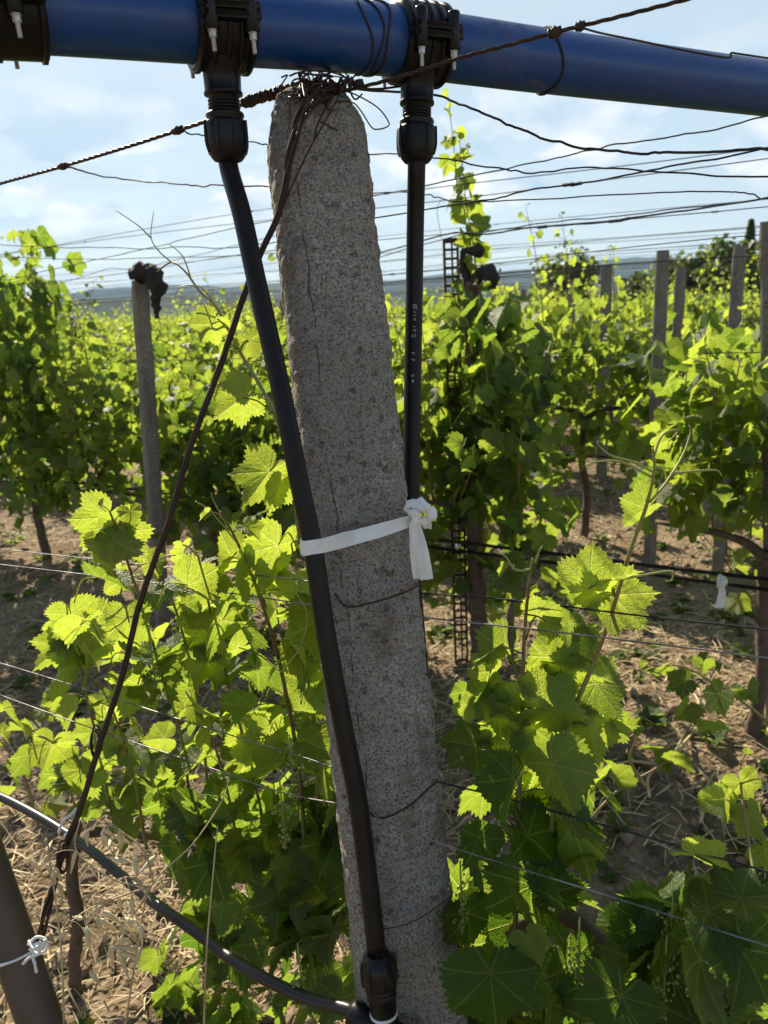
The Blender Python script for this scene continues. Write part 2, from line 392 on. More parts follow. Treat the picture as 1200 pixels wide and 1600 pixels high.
def soil_material():
    M, nt, out = mat('vineyard_soil'); g = NT(nt); pos = g.geo().outputs['Position']
    a = g.noise(pos, 0.9, 6, 0.6); b = g.noise(pos, 14, 8, 0.7); d = g.vor(pos, 38); e = g.noise(pos, 110, 4, 0.7)
    c = g.mix(g.mr(b, 0.32, 0.68), (0.10, 0.066, 0.039), (0.30, 0.215, 0.132))
    c = g.mix(g.mr(a, 0.42, 0.66, 0, 0.7), c, (0.40, 0.31, 0.19))
    c = g.mix(g.mr(e, 0.52, 0.72, 0, 0.55), c, (0.46, 0.36, 0.22))
    far = g.n('ShaderNodeVectorMath', _operation='LENGTH'); nt.links.new(pos, far.inputs[0])
    fc = g.noise(pos, 0.012, 5, 0.6)
    farc = g.mix(g.mr(fc, 0.42, 0.58), (0.055, 0.075, 0.03), (0.16, 0.14, 0.075))
    c = g.mix(g.mr(far.outputs['Value'], 25, 70), c, farc)
    p = g.n('ShaderNodeBsdfPrincipled'); nt.links.new(c, p.inputs['Base Color']); p.inputs['Roughness'].default_value = 0.95; p.inputs['Specular IOR Level'].default_value = 0.15
    h = g.m('ADD', g.m('MULTIPLY', b, 1.2), g.m('ADD', g.mr(d, 0, 0.6), g.m('MULTIPLY', e, 0.6)))
    nt.links.new(g.bump(h, 0.9, 0.03), p.inputs['Normal']); nt.links.new(p.outputs[0], out.inputs[0]); return M

LEAF = leaf_material()
CONC2 = concrete_material('old_concrete', mid=(0.33, 0.285, 0.235), scale=0.8)
BLUE = pipe_material()
SOIL = soil_material()
BLACK = simple('black_plastic', (0.007, 0.0065, 0.007), 0.42, 0, 0.3, vscale=25, var=0.3)
TUBE = simple('black_polyethylene', (0.010, 0.008, 0.0075), 0.42, 0, 0.22, vscale=18, col2=(0.015, 0.012, 0.010))
RUST = simple('rusty_wire', (0.032, 0.020, 0.016), 0.6, 0.1, 0.3, vscale=60, col2=(0.06, 0.032, 0.02))
STEEL = simple('galvanised_wire', (0.26, 0.25, 0.24), 0.48, 0.7, vscale=40, col2=(0.10, 0.09, 0.085))
DARKW = simple('dark_wire', (0.045, 0.042, 0.042), 0.7, 0.0, 0.15, vscale=40, col2=(0.022, 0.02, 0.02))
ZINC = simple('zinc_bolt', (0.58, 0.58, 0.58), 0.4, 0.35, vscale=90)
WHITE = simple('white_ribbon', (0.78, 0.77, 0.74), 0.7, vscale=45, var=0.12, bump=0.3, bscale=300)
PRINT = simple('pale_print', (0.55, 0.55, 0.54), 0.6)
BARK = simple('vine_bark', (0.075, 0.048, 0.033), 0.9, vscale=50, col2=(0.13, 0.09, 0.065), bump=0.9, bscale=120)
DEAD = simple('dead_vine_wood', (0.018, 0.014, 0.012), 0.9, vscale=60, col2=(0.035, 0.027, 0.022), bump=0.9, bscale=150)
SHOOT = simple('green_shoot', (0.20, 0.22, 0.05), 0.5, vscale=12, col2=(0.22, 0.12, 0.05))
TENDRIL = simple('green_tendril', (0.26, 0.32, 0.07), 0.5, vscale=30, col2=(0.30, 0.26, 0.08))
CANE = simple('reddish_cane', (0.15, 0.075, 0.035), 0.55, vscale=25, col2=(0.14, 0.14, 0.04))
STRAW = simple('dry_straw', (0.50, 0.39, 0.21), 0.75, vscale=9, col2=(0.34, 0.25, 0.14))
OAT = simple('oat_husk', (0.62, 0.54, 0.36), 0.6, vscale=80, col2=(0.50, 0.40, 0.22))
HOSE = simple('drip_hose_plastic', (0.014, 0.012, 0.011), 0.35, 0, 0.5, vscale=18, col2=(0.022, 0.018, 0.016))
POLE = simple('brown_painted_tube', (0.075, 0.055, 0.042), 0.55, 0.2, vscale=20, col2=(0.10, 0.07, 0.05), bump=0.15)
LATT = simple('rusted_steel', (0.05, 0.028, 0.02), 0.75, 0.4, vscale=70, col2=(0.10, 0.045, 0.025))
CLOD = simple('soil_clod', (0.26, 0.185, 0.115), 0.95, vscale=20, col2=(0.14, 0.095, 0.058), bump=0.8)
TREELEAF = leaf_material('tree_leaf', (0.030, 0.050, 0.014), (0.055, 0.080, 0.020), (0.10, 0.17, 0.02), (0.22, 0.30, 0.04), 0.35)
HILLM = simple('wooded_hill', (0.03, 0.045, 0.022), 0.95, 0, 0.0, vscale=0.004, col2=(0.07, 0.075, 0.04))
GRAPE = simple('green_flower_cluster', (0.16, 0.22, 0.04), 0.5, vscale=120, col2=(0.24, 0.27, 0.07))

# ------------------------------------------------------------------ ground, hills
def ground_z(x, y):
    P = np.stack([x, y, np.zeros_like(x)], -1)
    d = np.hypot(x, y)
    z = 0.05 * fbm(P, 0.9, 4, 3) * np.clip(1.3 - d / 40, 0.2, 1) + 0.028 * fbm(P, 6.0, 4, 9) * np.clip(1.2 - d / 12, 0, 1)
    vv = x * V[0] + y * V[1]
    z = z + 0.05 * np.cos((vv - 2.62) / DV * 2 * np.pi) * np.clip(1.5 - d / 20, 0, 1)
    drop = np.clip((y + 0.25 * x - 26) / 320, 0, 1); z = z - 34 * drop * drop * (3 - 2 * drop)
    return z
def build_ground():
    a = np.linspace(-1, 1, 330); X = np.sinh(a * 9.3) / math.sinh(9.3) * 9000
    b = np.linspace(0, 1, 380); Y = -6 + np.sinh(b * 8.4) / math.sinh(8.4) * 11000
    near = np.arange(-0.5, 7.0, 0.035); Y = np.unique(np.concatenate([Y[(Y < -0.5) | (Y > 7.0)], near]))
    nx = np.arange(-4.5, 4.5, 0.035); X = np.unique(np.concatenate([X[(X < -4.5) | (X > 4.5)], nx]))
    gx, gy = np.meshgrid(X, Y); gz = ground_z(gx, gy)
    vs = np.stack([gx, gy, gz], -1).reshape(-1, 3); w = len(X); h = len(Y)
    i = np.arange(h - 1)[:, None] * w; j = np.arange(w - 1)[None, :]
    q = np.stack([i + j, i + j + 1, i + w + j + 1, i + w + j], -1).reshape(-1, 4)
    o = MB().add(vs, q).build('ground', SOIL); o['kind'] = 'structure'
build_ground()
def hill(y0, h, seed, x0=-6000, x1=6000):
    x = np.linspace(x0, x1, 260); t = np.linspace(0, 1, 26); gx, gt = np.meshgrid(x, t)
    prof = (0.75 + 0.40 * fbm(np.stack([x / 1500, x * 0 + seed, x * 0], -1), 1.0, 5, seed)) * h
    prof2 = prof[None, :] * np.sin(np.clip(gt, 0, 1) * np.pi) ** 0.8
    gy = y0 + gt * 1500 + 0 * gx
    gz = -38 + prof2 + 4 * fbm(np.stack([gx / 60, gy / 60, 0 * gx], -1), 1.0, 3, seed + 5)
    w = 260; i = np.arange(25)[:, None] * w; j = np.arange(w - 1)[None, :]
    q = np.stack([i + j, i + j + 1, i + w + j + 1, i + w + j], -1).reshape(-1, 4)
    o = MB().add(np.stack([gx, gy, gz], -1).reshape(-1, 3), q).build('hills', HILLM); o['kind'] = 'structure'
hill(2200, 112, 4); hill(4200, 275, 11)

# ------------------------------------------------------------------ leaves
def leaf_template(N, rings, seed, detail=True):
    rg = np.random.default_rng(seed)
    ctrl_a = np.radians([0, 24, 50, 78, 104, 140, 166, 180])
    rr = np.array([1.0, 0.72, 0.90, 0.64, 0.76, 0.62, 0.42, 0.10]) * (1 + rg.normal(0, 0.04, 8))
    rr[7] = 0.08
    half = N // 2
    th = np.concatenate([np.linspace(-math.pi, 0, half, endpoint=False), np.linspace(0, math.pi, N - half, endpoint=False)]) + 1e-6
    rad = np.interp(np.abs(th), ctrl_a, rr)
    # soften the lobe interpolation
    s = np.interp(np.abs(th) % 1, [0, 1], [0, 0])
    rad = rad * (1 + s)
    asym = 1 + 0.06 * np.sin(th + rg.uniform(0, 6))
    rad *= asym
    if N >= 30:
        tooth = np.where(np.arange(N) % 2 == 0, 1.0, -1.0) * (0.055 if N > 60 else 0.06) * (0.6 + 0.8 * rg.random(N))
        rad = rad * (1 + tooth * (np.abs(th) < 2.9))
    vs = [np.zeros((1, 3))]; 
    for f in rings:
        k = rad if f == 1.0 else (rad * 0.5 + np.convolve(np.concatenate([rad[-3:], rad, rad[:3]]), np.ones(7) / 7, 'valid') * 0.5)
        vs.append(np.stack([np.sin(th) * k * f, np.cos(th) * k * f, 0 * th], -1))
    P = np.concatenate(vs); lc = P.copy()
    x, y = P[:, 0], P[:, 1]; r = np.hypot(x, y); a = np.arctan2(x, y)
    pp = np.abs(((a / math.radians(26) + 1) % 2) - 1) * math.radians(26)
    fold = rg.uniform(0.05, 0.65); curl = rg.uniform(-0.45, 0.30); tipdrop = rg.uniform(0.05, 0.45); wav = rg.uniform(0.03, 0.09)
    z = fold * np.abs(x) - curl * (x * x) - tipdrop * np.clip(y, 0, 2) ** 2 * 0.7 - 0.2 * tipdrop * r * r
    z += 0.11 * r * np.sin(pp) * np.sin(np.clip(r, 0, 1) * 3.0)                # blistered between the main veins
    z += wav * r * r * np.sin(a * rg.integers(3, 6) + rg.uniform(0, 6))
    z += 0.03 * fbm(P * 1.0 + seed * 7.1, 4.0, 2, seed)
    if detail:
        along = r * np.cos(pp); perp = r * np.sin(pp)
        z += 0.014 * np.sin((along - 0.85 * perp) * 7.5 * 2 * np.pi) * np.clip(perp * 6, 0, 1)
    P[:, 2] = z
    q = []; t = [(0, 1 + (i + 1) % N, 1 + i) for i in range(N)]
    for k in range(len(rings) - 1):
        b0 = 1 + k * N; b1 = b0 + N
        for i in range(N):
            j = (i + 1) % N; q.append((b0 + i, b0 + j, b1 + j, b1 + i))
    return P, np.array(q).reshape(-1, 4), np.array(t), lc
T_HI = [leaf_template(84, (0.28, 0.55, 0.8, 1.0), 10 + i) for i in range(12)]
T_MID = [leaf_template(34, (0.5, 1.0), 40 + i, False) for i in range(6)]
T_LO = [leaf_template(14, (1.0,), 70 + i, False) for i in range(5)]

def put_leaf(mb, T, pos, tip, normal, size, tone):
    tip = nrm(tip); nz = nrm(np.asarray(normal) - tip * (np.asarray(normal) @ tip)); nx = np.cross(tip, nz)
    P, q, t, lc = T
    mb.add(np.asarray(pos) + (P * size) @ np.array([nx, tip, nz]), q, t, lc, tone)

def leafy_shoot(rg, ml, ms, pts, T, step=0.06, size=0.06, r0=0.0035, r1=0.0012, pet=0.055, start=0.08, tone=(0.3, 0.8), side=None, nbias=(0, 0, 1), per=6, tipgrow=True):
    """cane along pts with alternate stalked leaves; leaf size is petiole junction to tip"""
    P = spline(pts, per); seg = np.r_[0, np.cumsum(np.linalg.norm(np.diff(P, axis=0), axis=1))]; L = seg[-1]
    tube(ms, P, [r0, (r0 + r1) / 2, r1], 6)
    d = start; k = rg.integers(0, 2)
    T3, A, B = frames(P)
    while d < L:
        i = min(np.searchsorted(seg, d), len(P) - 1); f = d / L
        base = P[i]; s = 1 if k % 2 else -1
        rv = rg.normal(0, 1, 3); sd = np.asarray(side if side is not None else U) * s
        dirp = nrm(sd * 0.9 + np.array([0, 0, 0.35]) + rv * 0.45 + T3[i] * 0.4)
        grow = 1.0 - 0.72 * max(0, (f - 0.55) / 0.45) if tipgrow else 1.0
        sz = size * grow * rg.uniform(0.8, 1.15); pl = pet * (0.35 + 0.65 * grow) * rg.uniform(0.7, 1.3)
        J = base + dirp * pl + np.array([0, 0, -0.1 * pl])
        tube(ms, [base, base + dirp * pl * 0.55 + np.array([0, 0, 0.06 * pl]), J], [r1 * 0.9, r1 * 0.7], 4, per=3)
        n = nrm(np.asarray(nbias) * 0.9 + rg.normal(0, 0.55, 3) + dirp * 0.2)
        tp = nrm(dirp * 0.8 + np.array([0, 0, -0.75]) + rg.normal(0, 0.35, 3))
        put_leaf(ml, T[rg.integers(len(T))], J, tp, n, sz, float(np.clip(rg.uniform(*tone) + 0.5 * (1 - grow), 0, 1)))
        d += step * rg.uniform(0.75, 1.25) * (0.45 + 0.55 * grow); k += 1

# ------------------------------------------------------------------ vines of the rows behind
SUNB = np.array([sun_dir[0] * 0.5, sun_dir[1] * 0.5, 0.8])
_sl = np.array([sun_dir @ U, sun_dir @ np.array([-U[1], U[0], 0]), sun_dir[2]])
def make_vine(seed, T, nshoots, leaves_extra, size, step, skirt=0.64, span=0.76):
    """meshes in local axes: x along the row, y across, z up"""
    rg = np.random.default_rng(seed); ml, ms, mt = MB(), MB(), MB()
    X = np.array([1.0, 0, 0])
    # trunk and two arms
    tp = [(0, 0, -0.05), (rg.normal(0, .02), rg.normal(0, .015), 0.25), (rg.normal(0, .03), rg.normal(0, .02), 0.5), (0, 0, 0.72)]
    tube(mt, tp, [0.028, 0.024, 0.022, 0.026], 9, per=8, bump=0.35, bscale=30, seed=seed)
    for s in (-1, 1):
        tube(mt, [(0, 0, 0.70), (s * 0.12, 0.01, 0.76), (s * 0.4, rg.normal(0, .015), 0.77)], [0.02, 0.014, 0.009], 7, per=6, bump=0.3, bscale=40, seed=seed + 3)
    for i in range(nshoots):
        x0 = -0.40 + 0.80 * (i + 0.5) / nshoots + rg.normal(0, 0.03)
        top = rg.uniform(1.15, 1.52) if rg.random() < 0.86 else rg.uniform(1.55, 1.85)
        y1 = rg.normal(0, 0.09); lean = rg.normal(0, 0.10)
        pts = [(x0, 0, 0.76), (x0 + lean * 0.3, y1 * 0.8, 0.76 + (top - 0.76) * 0.35), (x0 + lean * 0.7, y1, 0.76 + (top - 0.76) * 0.7), (x0 + lean * 1.2, y1 * 1.3 + rg.normal(0, 0.06), top)]
        leafy_shoot(rg, ml, ms, pts, T, step, size, 0.0045, 0.0014, 0.07, 0.03, (0.25, 0.8), side=nrm(np.array([0.5, 0.9, 0]) * (1 if rg.random() < .5 else -1) + rg.normal(0, .3, 3)), nbias=_sl * .7, per=5)
    # lateral and hanging leaves that fill the canopy
    for i in range(leaves_extra):
        s = 1 if rg.random() < 0.5 else -1
        z = skirt + span * rg.beta(1.5, 1.7); p = np.array([rg.uniform(-0.46, 0.46), s * abs(rg.normal(0.13, 0.09)), z])
        out = nrm(np.array([rg.normal(0, .4), s * 0.8, rg.normal(0.25, 0.4)]))
        put_leaf(ml, T[rg.integers(len(T))], p, nrm(out * 0.6 + np.array([0, 0, -0.7]) + rg.normal(0, .4, 3)), nrm(out * 0.35 + _sl * 0.6 + rg.normal(0, .55, 3)), size * rg.uniform(0.75, 1.2), float(rg.uniform(0.1, 0.75)))
    return ml.mesh('foliage', LEAF), ms.mesh('shoots', SHOOT), mt.mesh('trunk', BARK)
VM = [make_vine(100 + i, T_MID, 10, 320, 0.056, 0.058, 0.40, 0.96) for i in range(5)]
VL = [make_vine(200 + i, T_LO, 10, 230, 0.064, 0.066, .66, .7) for i in range(4)]
VLOW = make_vine(131, T_MID, 10, 560, 0.060, 0.06, 0.22, 1.3)
VHIGH = make_vine(141, T_MID, 10, 300, 0.066, 0.06, 0.84, 0.66)
ROTZ = math.atan2(U[1], U[0])
def place_vine(meshes, P, label, group, rng, sc=1.0, zs=None):
    f, s, t = meshes
    o = thing('grapevine', label, 'grapevine', P, group)
    o.rotation_euler = (0, 0, ROTZ + rng.normal(0, 0.12))
    o.scale = (sc * rng.uniform(.9, 1.1), sc * rng.uniform(.9, 1.15), (sc * rng.uniform(0.84, 1.12) if zs is None else zs))
    for nm, me in (('trunk', t), ('shoots', s), ('foliage', f)):
        c = bpy.data.objects.new(nm, me); COL.objects.link(c); c.parent = o
    return o
rng = np.random.default_rng(5)
def base_at(px, v):
    """foot of a plant whose row plane is met at eye level under image column px"""
    py = 470 - (px - 600) * math.tan(ROLL)
    P = on_row(px, py, v).copy(); P[2] = ground_z(np.array([P[0]]), np.array([P[1]]))[0]; return P
for i, (px, label) in enumerate([(10, 'tall grapevine in the second row at the left edge of the picture'),
        (120, 'grapevine in the second row left of the grey post with the black stump on top'),
        (292, 'grapevine in the second row growing right of the grey post with the black stump'),
        (375, 'grapevine in the second row seen left of the left black tube'),
        (470, 'grapevine in the second row seen behind the left black tube'),
        (580, 'grapevine in the second row hidden mostly behind the big concrete post'),
        (1235, 'bright leafy grapevine in the second row at the right edge of the picture')]):
    P = base_at(px, row_v(2)); place_vine({0: VLOW, 6: VHIGH}.get(i, VM[(i + 1) % 5]), P, label, 'grapevines of the second row', rng, 1.0, (1.30, .90, .92, .90, .93, .95, .93)[i])
for q in range(4):
    P = base_at(10, row_v(2)) + U * (.8 + .78 * q); place_vine(VM[q], P, 'bushy grapevine further along the second row, past the tall one at its visible end', 'second row grapevines past the picture edge', rng, 1.0, rng.uniform(.9, 1.1))
names = {3: 'third', 4: 'fourth', 5: 'fifth', 6: 'sixth', 7: 'seventh', 8: 'eighth', 9: 'ninth', 10: 'tenth', 11: 'eleventh', 12: 'twelfth'}
for k in range(3, 13):
    v = row_v(k); s = -40.0; step = 0.78
    while s < 14:
        P = V * v + U * (-s) + np.array([0, 0, 0.0]); s += step * rng.uniform(0.92, 1.08)
        px, py, w = proj(P + np.array([0, 0, 1.2]))
        if rng.random() < .025: continue
        if w < 1 or px < -60 - (1500 if k < 7 else 780) / max(w, 1) - (260 if k < 7 else 0) or px > 1200 + (900 if k < 6 else 300) / w: continue
        P[2] = ground_z(np.array([P[0]]), np.array([P[1]]))[0]
        place_vine(VM[rng.integers(5)] if k <= 4 else VL[rng.integers(4)], P, f'leafy grapevine of the hedge-like {names[k]} row back from the camera', f'grapevines of the {names[k]} row', rng, rng.uniform(0.93, 1.07), rng.uniform(.80, 1.0) if px < 620 else rng.uniform(.86, 1.08) if k < 6 else rng.uniform(.82, .98))

# the vine on the rusty lattice post (second row, right of the big post)
def lattice_vine():
    rg = np.random.default_rng(77); v = row_v(2)
    root = base_at(742, v)
    t = thing('grapevine', 'dense dark grapevine with a tall thin shoot beside the rusty lattice post', 'grapevine', root)
    mt = MB()
    tr = [on_row(750, 1075, v), on_row(748, 960, v), on_row(742, 850, v), on_row(744, 720, v), on_row(738, 600, v), on_row(736, 500, v), on_row(742, 440, v)]
    tube(mt, tr, [0.040, 0.036, 0.034, 0.026, 0.024, 0.024, 0.03], 12, per=10, bump=0.5, bscale=22, seed=4)
    mt.build('trunk', BARK, t)
    ma = MB()
    tube(ma, [on_row(740, 470, v), on_row(728, 430, v), on_row(724, 395, v), on_row(745, 393, v), on_row(752, 385, v)], [0.02, 0.018, 0.012, 0.014, 0.026, 0.02], 10, per=8, bump=0.6, bscale=40, seed=9)
    tube(ma, [on_row(738, 450, v), on_row(752, 425, v - .02), on_row(768, 432, v - .03), on_row(769, 452, v - .03)], [0.02, 0.024, 0.028, 0.016], 10, per=8, bump=0.6, bscale=40, seed=12)
    ma.build('dead_arm', DEAD, t)
    ml, ms = MB(), MB()
    leafy_shoot(rg, ml, ms, [on_row(735, 470, v), on_row(735, 380, v), on_row(716, 300, v), on_row(708, 220, v), on_row(700, 150, v)], T_HI, 0.050, 0.060, 0.003, 0.0011, 0.03, 0.05, (0.5, 0.9), side=RIGHT, nbias=sun_dir * .8)
    leafy_shoot(rg, ml, ms, [on_row(742, 470, v), on_row(742, 400, v), on_row(730, 330, v), on_row(722, 260, v), on_row(718, 215, v)], T_HI, 0.042, 0.055, 0.003, 0.0011, 0.03, 0.05, (0.4, 0.9), side=RIGHT, nbias=sun_dir * .8)
    for k in range(15):
        a = (rg.uniform(650, 850), rg.uniform(720, 860)); b = (a[0] + rg.normal(0, 40), rg.uniform(430, 600))
        m_ = ((a[0] + b[0]) / 2 + rg.normal(0, 20), (a[1] + b[1]) / 2); dv = rg.normal(0, .10, 3)
        leafy_shoot(rg, ml, ms, [on_row(*a, v + dv[0]), on_row(*m_, v + dv[1]), on_row(*b, v + dv[2])], T_MID, 0.06, 0.058, 0.004, 0.0014, 0.06, 0.03, (0.2, 0.8), nbias=(0, 0.1, 0.4))
    for k in range(520):
        px = rg.normal(765, 62); py = rg.uniform(470, 960)
        if px < 640 or px > 905: continue
        if py > 800 and px < 790 and rg.random() < 0.75: continue
        p = on_row(px, py, v + rg.normal(0, 0.16)); s = -1 if rg.random() < .6 else 1
        out = V * s * 0.8 + np.array([0, 0, rg.normal(.3, .4)])
        put_leaf(ml, T_MID[rg.integers(6)], p, nrm(out * .5 + np.array([0, 0, -.7]) + rg.normal(0, .4, 3)), nrm(out * .35 + sun_dir * .6 + rg.normal(0, .5, 3)), 0.060 * rg.uniform(.75, 1.2), float(rg.uniform(.1, .75)))
    ms.build('shoots', SHOOT, t); ml.build('foliage', LEAF, t)
    for i, (a, b, c) in enumerate([((690, 372), (683, 330), (690, 310)), ((735, 240), (700, 245), (688, 262))]):
        mm = MB(); tube(mm, [on_row(*a, v), on_row(*b, v), on_row(*c, v)], 0.0012, 5, per=6); mm.build('tendril', TENDRIL, t)
lattice_vine()

# ------------------------------------------------------------------ posts
def grey_post(pxb, top_y, v, w, label, group=None, lean=0.0):
    """square concrete post of a back row standing under image column pxb, its top at image row top_y"""
    top = on_row(pxb, top_y, v); b = np.array([top[0] - lean, top[1], ground_z(np.array([top[0]]), np.array([top[1]]))[0] - 0.05])
    n = 36; P = np.linspace(b, top, n); mb = MB(); w = w / 1.18; vs = []
    yaw = R(35)
    sq = []
    for a in np.linspace(0, 2 * np.pi, 24, endpoint=False):
        k = (abs(math.cos(a)) ** 6 + abs(math.sin(a)) ** 6) ** (-1 / 6); sq.append((math.cos(a) * k * w / 2, math.sin(a) * k * w / 2))
    sq = np.array(sq); ro = np.array([[math.cos(yaw), -math.sin(yaw)], [math.sin(yaw), math.cos(yaw)]]); sq = sq @ ro.T
    for i, p in enumerate(P):
        s = 1.0 if i < n - 1 else 0.9
        ring = np.c_[p[0] + sq[:, 0] * s, p[1] + sq[:, 1] * s, np.full(24, p[2])]
        ring[:, :2] += 0.004 * fbm(ring, 18, 3, 5)[:, None]
        vs.append(ring)
    vs = np.concatenate(vs); vs = np.vstack([vs, top]); q = []
    for i in range(n - 1):
        for j in range(24): q.append((i * 24 + j, i * 24 + (j + 1) % 24, (i + 1) * 24 + (j + 1) % 24, (i + 1) * 24 + j))
    t = [((n - 1) * 24 + j, (n - 1) * 24 + (j + 1) % 24, len(vs) - 1) for j in range(24)]
    o = mb.add(vs - b, q, t).build('concrete_post', CONC2, None, False); o.location = tuple(b); o.rotation_euler = (0, 0, 0)
    tag(o, label, 'post', group); return o, top
p_left, top_left = grey_post(218, 438, row_v(2) - .30, 0.078, 'slim grey concrete post topped with a black stump, left of the black tube', None, .11)
grey_post(1204, 346, row_v(2) - .02, 0.06, 'brown concrete post cut off by the right edge of the picture', None, -0.16)
grey_post(1036, 391, row_v(3) - .28, 0.064, 'brownish concrete post, tallest of the posts right of centre')
grey_post(948, 414, row_v(4) - .28, 0.082, 'dark concrete post with a flat top, left of the tallest brownish post')
grey_post(1064, 416, row_v(4) - .28, 0.075, 'grey post just right of the tallest brownish post, half sunk in leaves')
grey_post(1156, 384, row_v(3) - .28, 0.06, 'grey post below the cypress, half sunk in leaves')
for px, py, k in ((893, 437, 6), (855, 447, 6), (818, 452, 7), (974, 434, 6), (800, 458, 8), (440, 470, 6), (830, 456, 9)):
    grey_post(px, py, row_v(k) - .28, 0.085, 'small distant post sticking out of the far vine rows', 'small distant vineyard posts')

def lattice_post(px, py, v, w, label):
    top = on_row(px, py, v); b = np.array([top[0], top[1], ground_z(np.array([top[0]]), np.array([top[1]]))[0]])
    mb = MB(); h = top[2] - b[2]; X = nrm(RIGHT * np.array([1, 1, 0]))
    ax = np.array([X, np.cross([0, 0, 1.0], X), [0, 0, 1.0]])
    for s in (-1, 0.15, 1): cbox(mb, X * s * w / 2 + np.array([0, 0, h / 2]), ax, (0.0045 if abs(s) == 1 else 0.003, 0.012 if s < 1 else 0.005, h / 2), 0.001)
    z = h - 0.004; k = 0
    while z > 0.1:
        cbox(mb, np.array([0, 0.002, z]), ax, (w / 2, 0.003, 0.0045 if k else 0.009), 0.0008); z -= 0.032; k += 1
    o = mb.build('lattice_post', LATT, None, False); o.location = tuple(b); tag(o, label, 'post'); return o
lattice_post(704, 374, row_v(2) + 0.01, 0.05, 'rusty perforated steel post beside the dense dark grapevine')
lattice_post(112, 497, row_v(4), 0.055, 'dark thin lattice post standing far back near the left edge')

def stump():
    rg = np.random.default_rng(3); v = row_v(2) - 0.33
    t = MB()
    tube(t, [on_row(246, 498, v), on_row(243, 470, v), on_row(246, 445, v), on_row(236, 428, v), on_row(214, 426, v), on_row(207, 432, v)], [0.010, 0.020, 0.036, 0.038, 0.036, 0.020], 14, per=10, bump=0.9, bscale=55, seed=8)
    o = t.build('vine_stump', DEAD); tag(o, 'gnarled black dead vine stump hooked over the top of the slim grey post', 'stump')
stump()

# ------------------------------------------------------------------ wires of the back rows and over the rows
WIRE_N = 0
def wire(pts, r, material, label, group=None, per=10, wig=0.0, seed=0, n=6, barbs=()):
    P = spline(pts, per)
    if wig:
        k = np.linspace(0, 40, len(P)); P = P.copy(); P[:, 2] += wig * fbm(np.stack([k, k * 0 + seed, k * 0], -1), 0.5, 3, seed)
    mb = MB(); tube(mb, P, r, n)
    for bp in barbs:
        c = P[int(bp * (len(P) - 1))]; d = P[min(int(bp * (len(P) - 1)) + 1, len(P) - 1)] - c; d = nrm(d)
        s = np.linspace(-1, 1, 22); n1 = nrm(np.cross(d, [0, 0, 1])); n2 = np.cross(d, n1)
        hel = c + d * (s[:, None] * r * 6) + (np.cos(s * 14)[:, None] * n1 + np.sin(s * 14)[:, None] * n2) * r * 1.7
        tube(mb, hel, r * 0.8, 5)
    o = mb.build('trellis_wire', material); tag(o, label, 'wire', group); return o
sky_wires = [
 ([(675, 147), (740, 170), (800, 197), (870, 222), (960, 236), (1030, 240), (1150, 236), (1240, 228)], 1.05, 0.0016, 'thick dark wire sagging from the right clamp to the right edge under the blue pipe', ()),
 ([(560, 242), (640, 244), (700, 250), (780, 262), (830, 268), (910, 262), (1000, 268), (1100, 273), (1260, 277)], 1.25, 0.0014, 'wavy wire leaving the big post a little below its rounded top, to the right', ()),
 ([(560, 310), (660, 292), (770, 268), (860, 250), (930, 232), (1000, 220), (1100, 205), (1200, 180), (1260, 160)], 1.6, 0.0015, 'wire rising to the right until it meets the underside of the blue pipe', ()),
 ([(560, 302), (650, 303), (680, 308), (710, 313), (760, 314), (900, 307), (1100, 300), (1160, 301), (1190, 310)], 1.45, 0.0013, 'slack wire running almost level through the tall thin shoot', ()),
 ([(560, 346), (690, 322), (760, 313), (850, 293), (940, 280), (1040, 262), (1200, 232), (1280, 212)], 1.3, 0.0015, 'wire with two dark knots rising to the right above the far posts', (0.55, 0.57)),
 ([(560, 405), (690, 368), (760, 365), (840, 355), (960, 345), (1060, 330), (1190, 311), (1270, 300)], 2.2, 0.0024, 'twisted double wire just above the rusty lattice post', (0.62, 0.64, 0.5)),
 ([(560, 412), (690, 374), (760, 362), (840, 350), (960, 338), (1060, 326), (1190, 313), (1270, 306)], 2.21, 0.0016, 'thin wire wound along the twisted double wire', ()),
 ([(105, 264), (180, 277), (280, 287), (350, 291), (440, 291)], 1.2, 0.0015, 'thin wire branching level from the knot on the thick wire at the left', ()),
 ([(277, 203), (320, 212), (415, 226), (440, 230)], 1.0, 0.0012, 'short thin wire from the knot beside the left fitting to the post', ()),
 ([(-40, 380), (60, 385), (180, 388), (280, 387), (362, 386), (480, 370)], 1.9, 0.0017, 'higher of the two nearly level wires above the black stump', (0.75,)),
 ([(-40, 400), (100, 405), (300, 402), (440, 395), (520, 392)], 2.2, 0.0017, 'lower of the two nearly level wires above the black stump', ()),
 ([(20, 436), (130, 410), (240, 385), (350, 360), (460, 340)], 1.9, 0.0014, 'diagonal wire crossing the level wires above the black stump', ()),
 ([(20, 445), (90, 442), (170, 420), (210, 421), (300, 400), (380, 380), (460, 362)], 2.3, 0.0013, 'kinked diagonal wire just left of the black stump', ()),
]
POST_BACK = lambda y: at(532, y, 0.985)
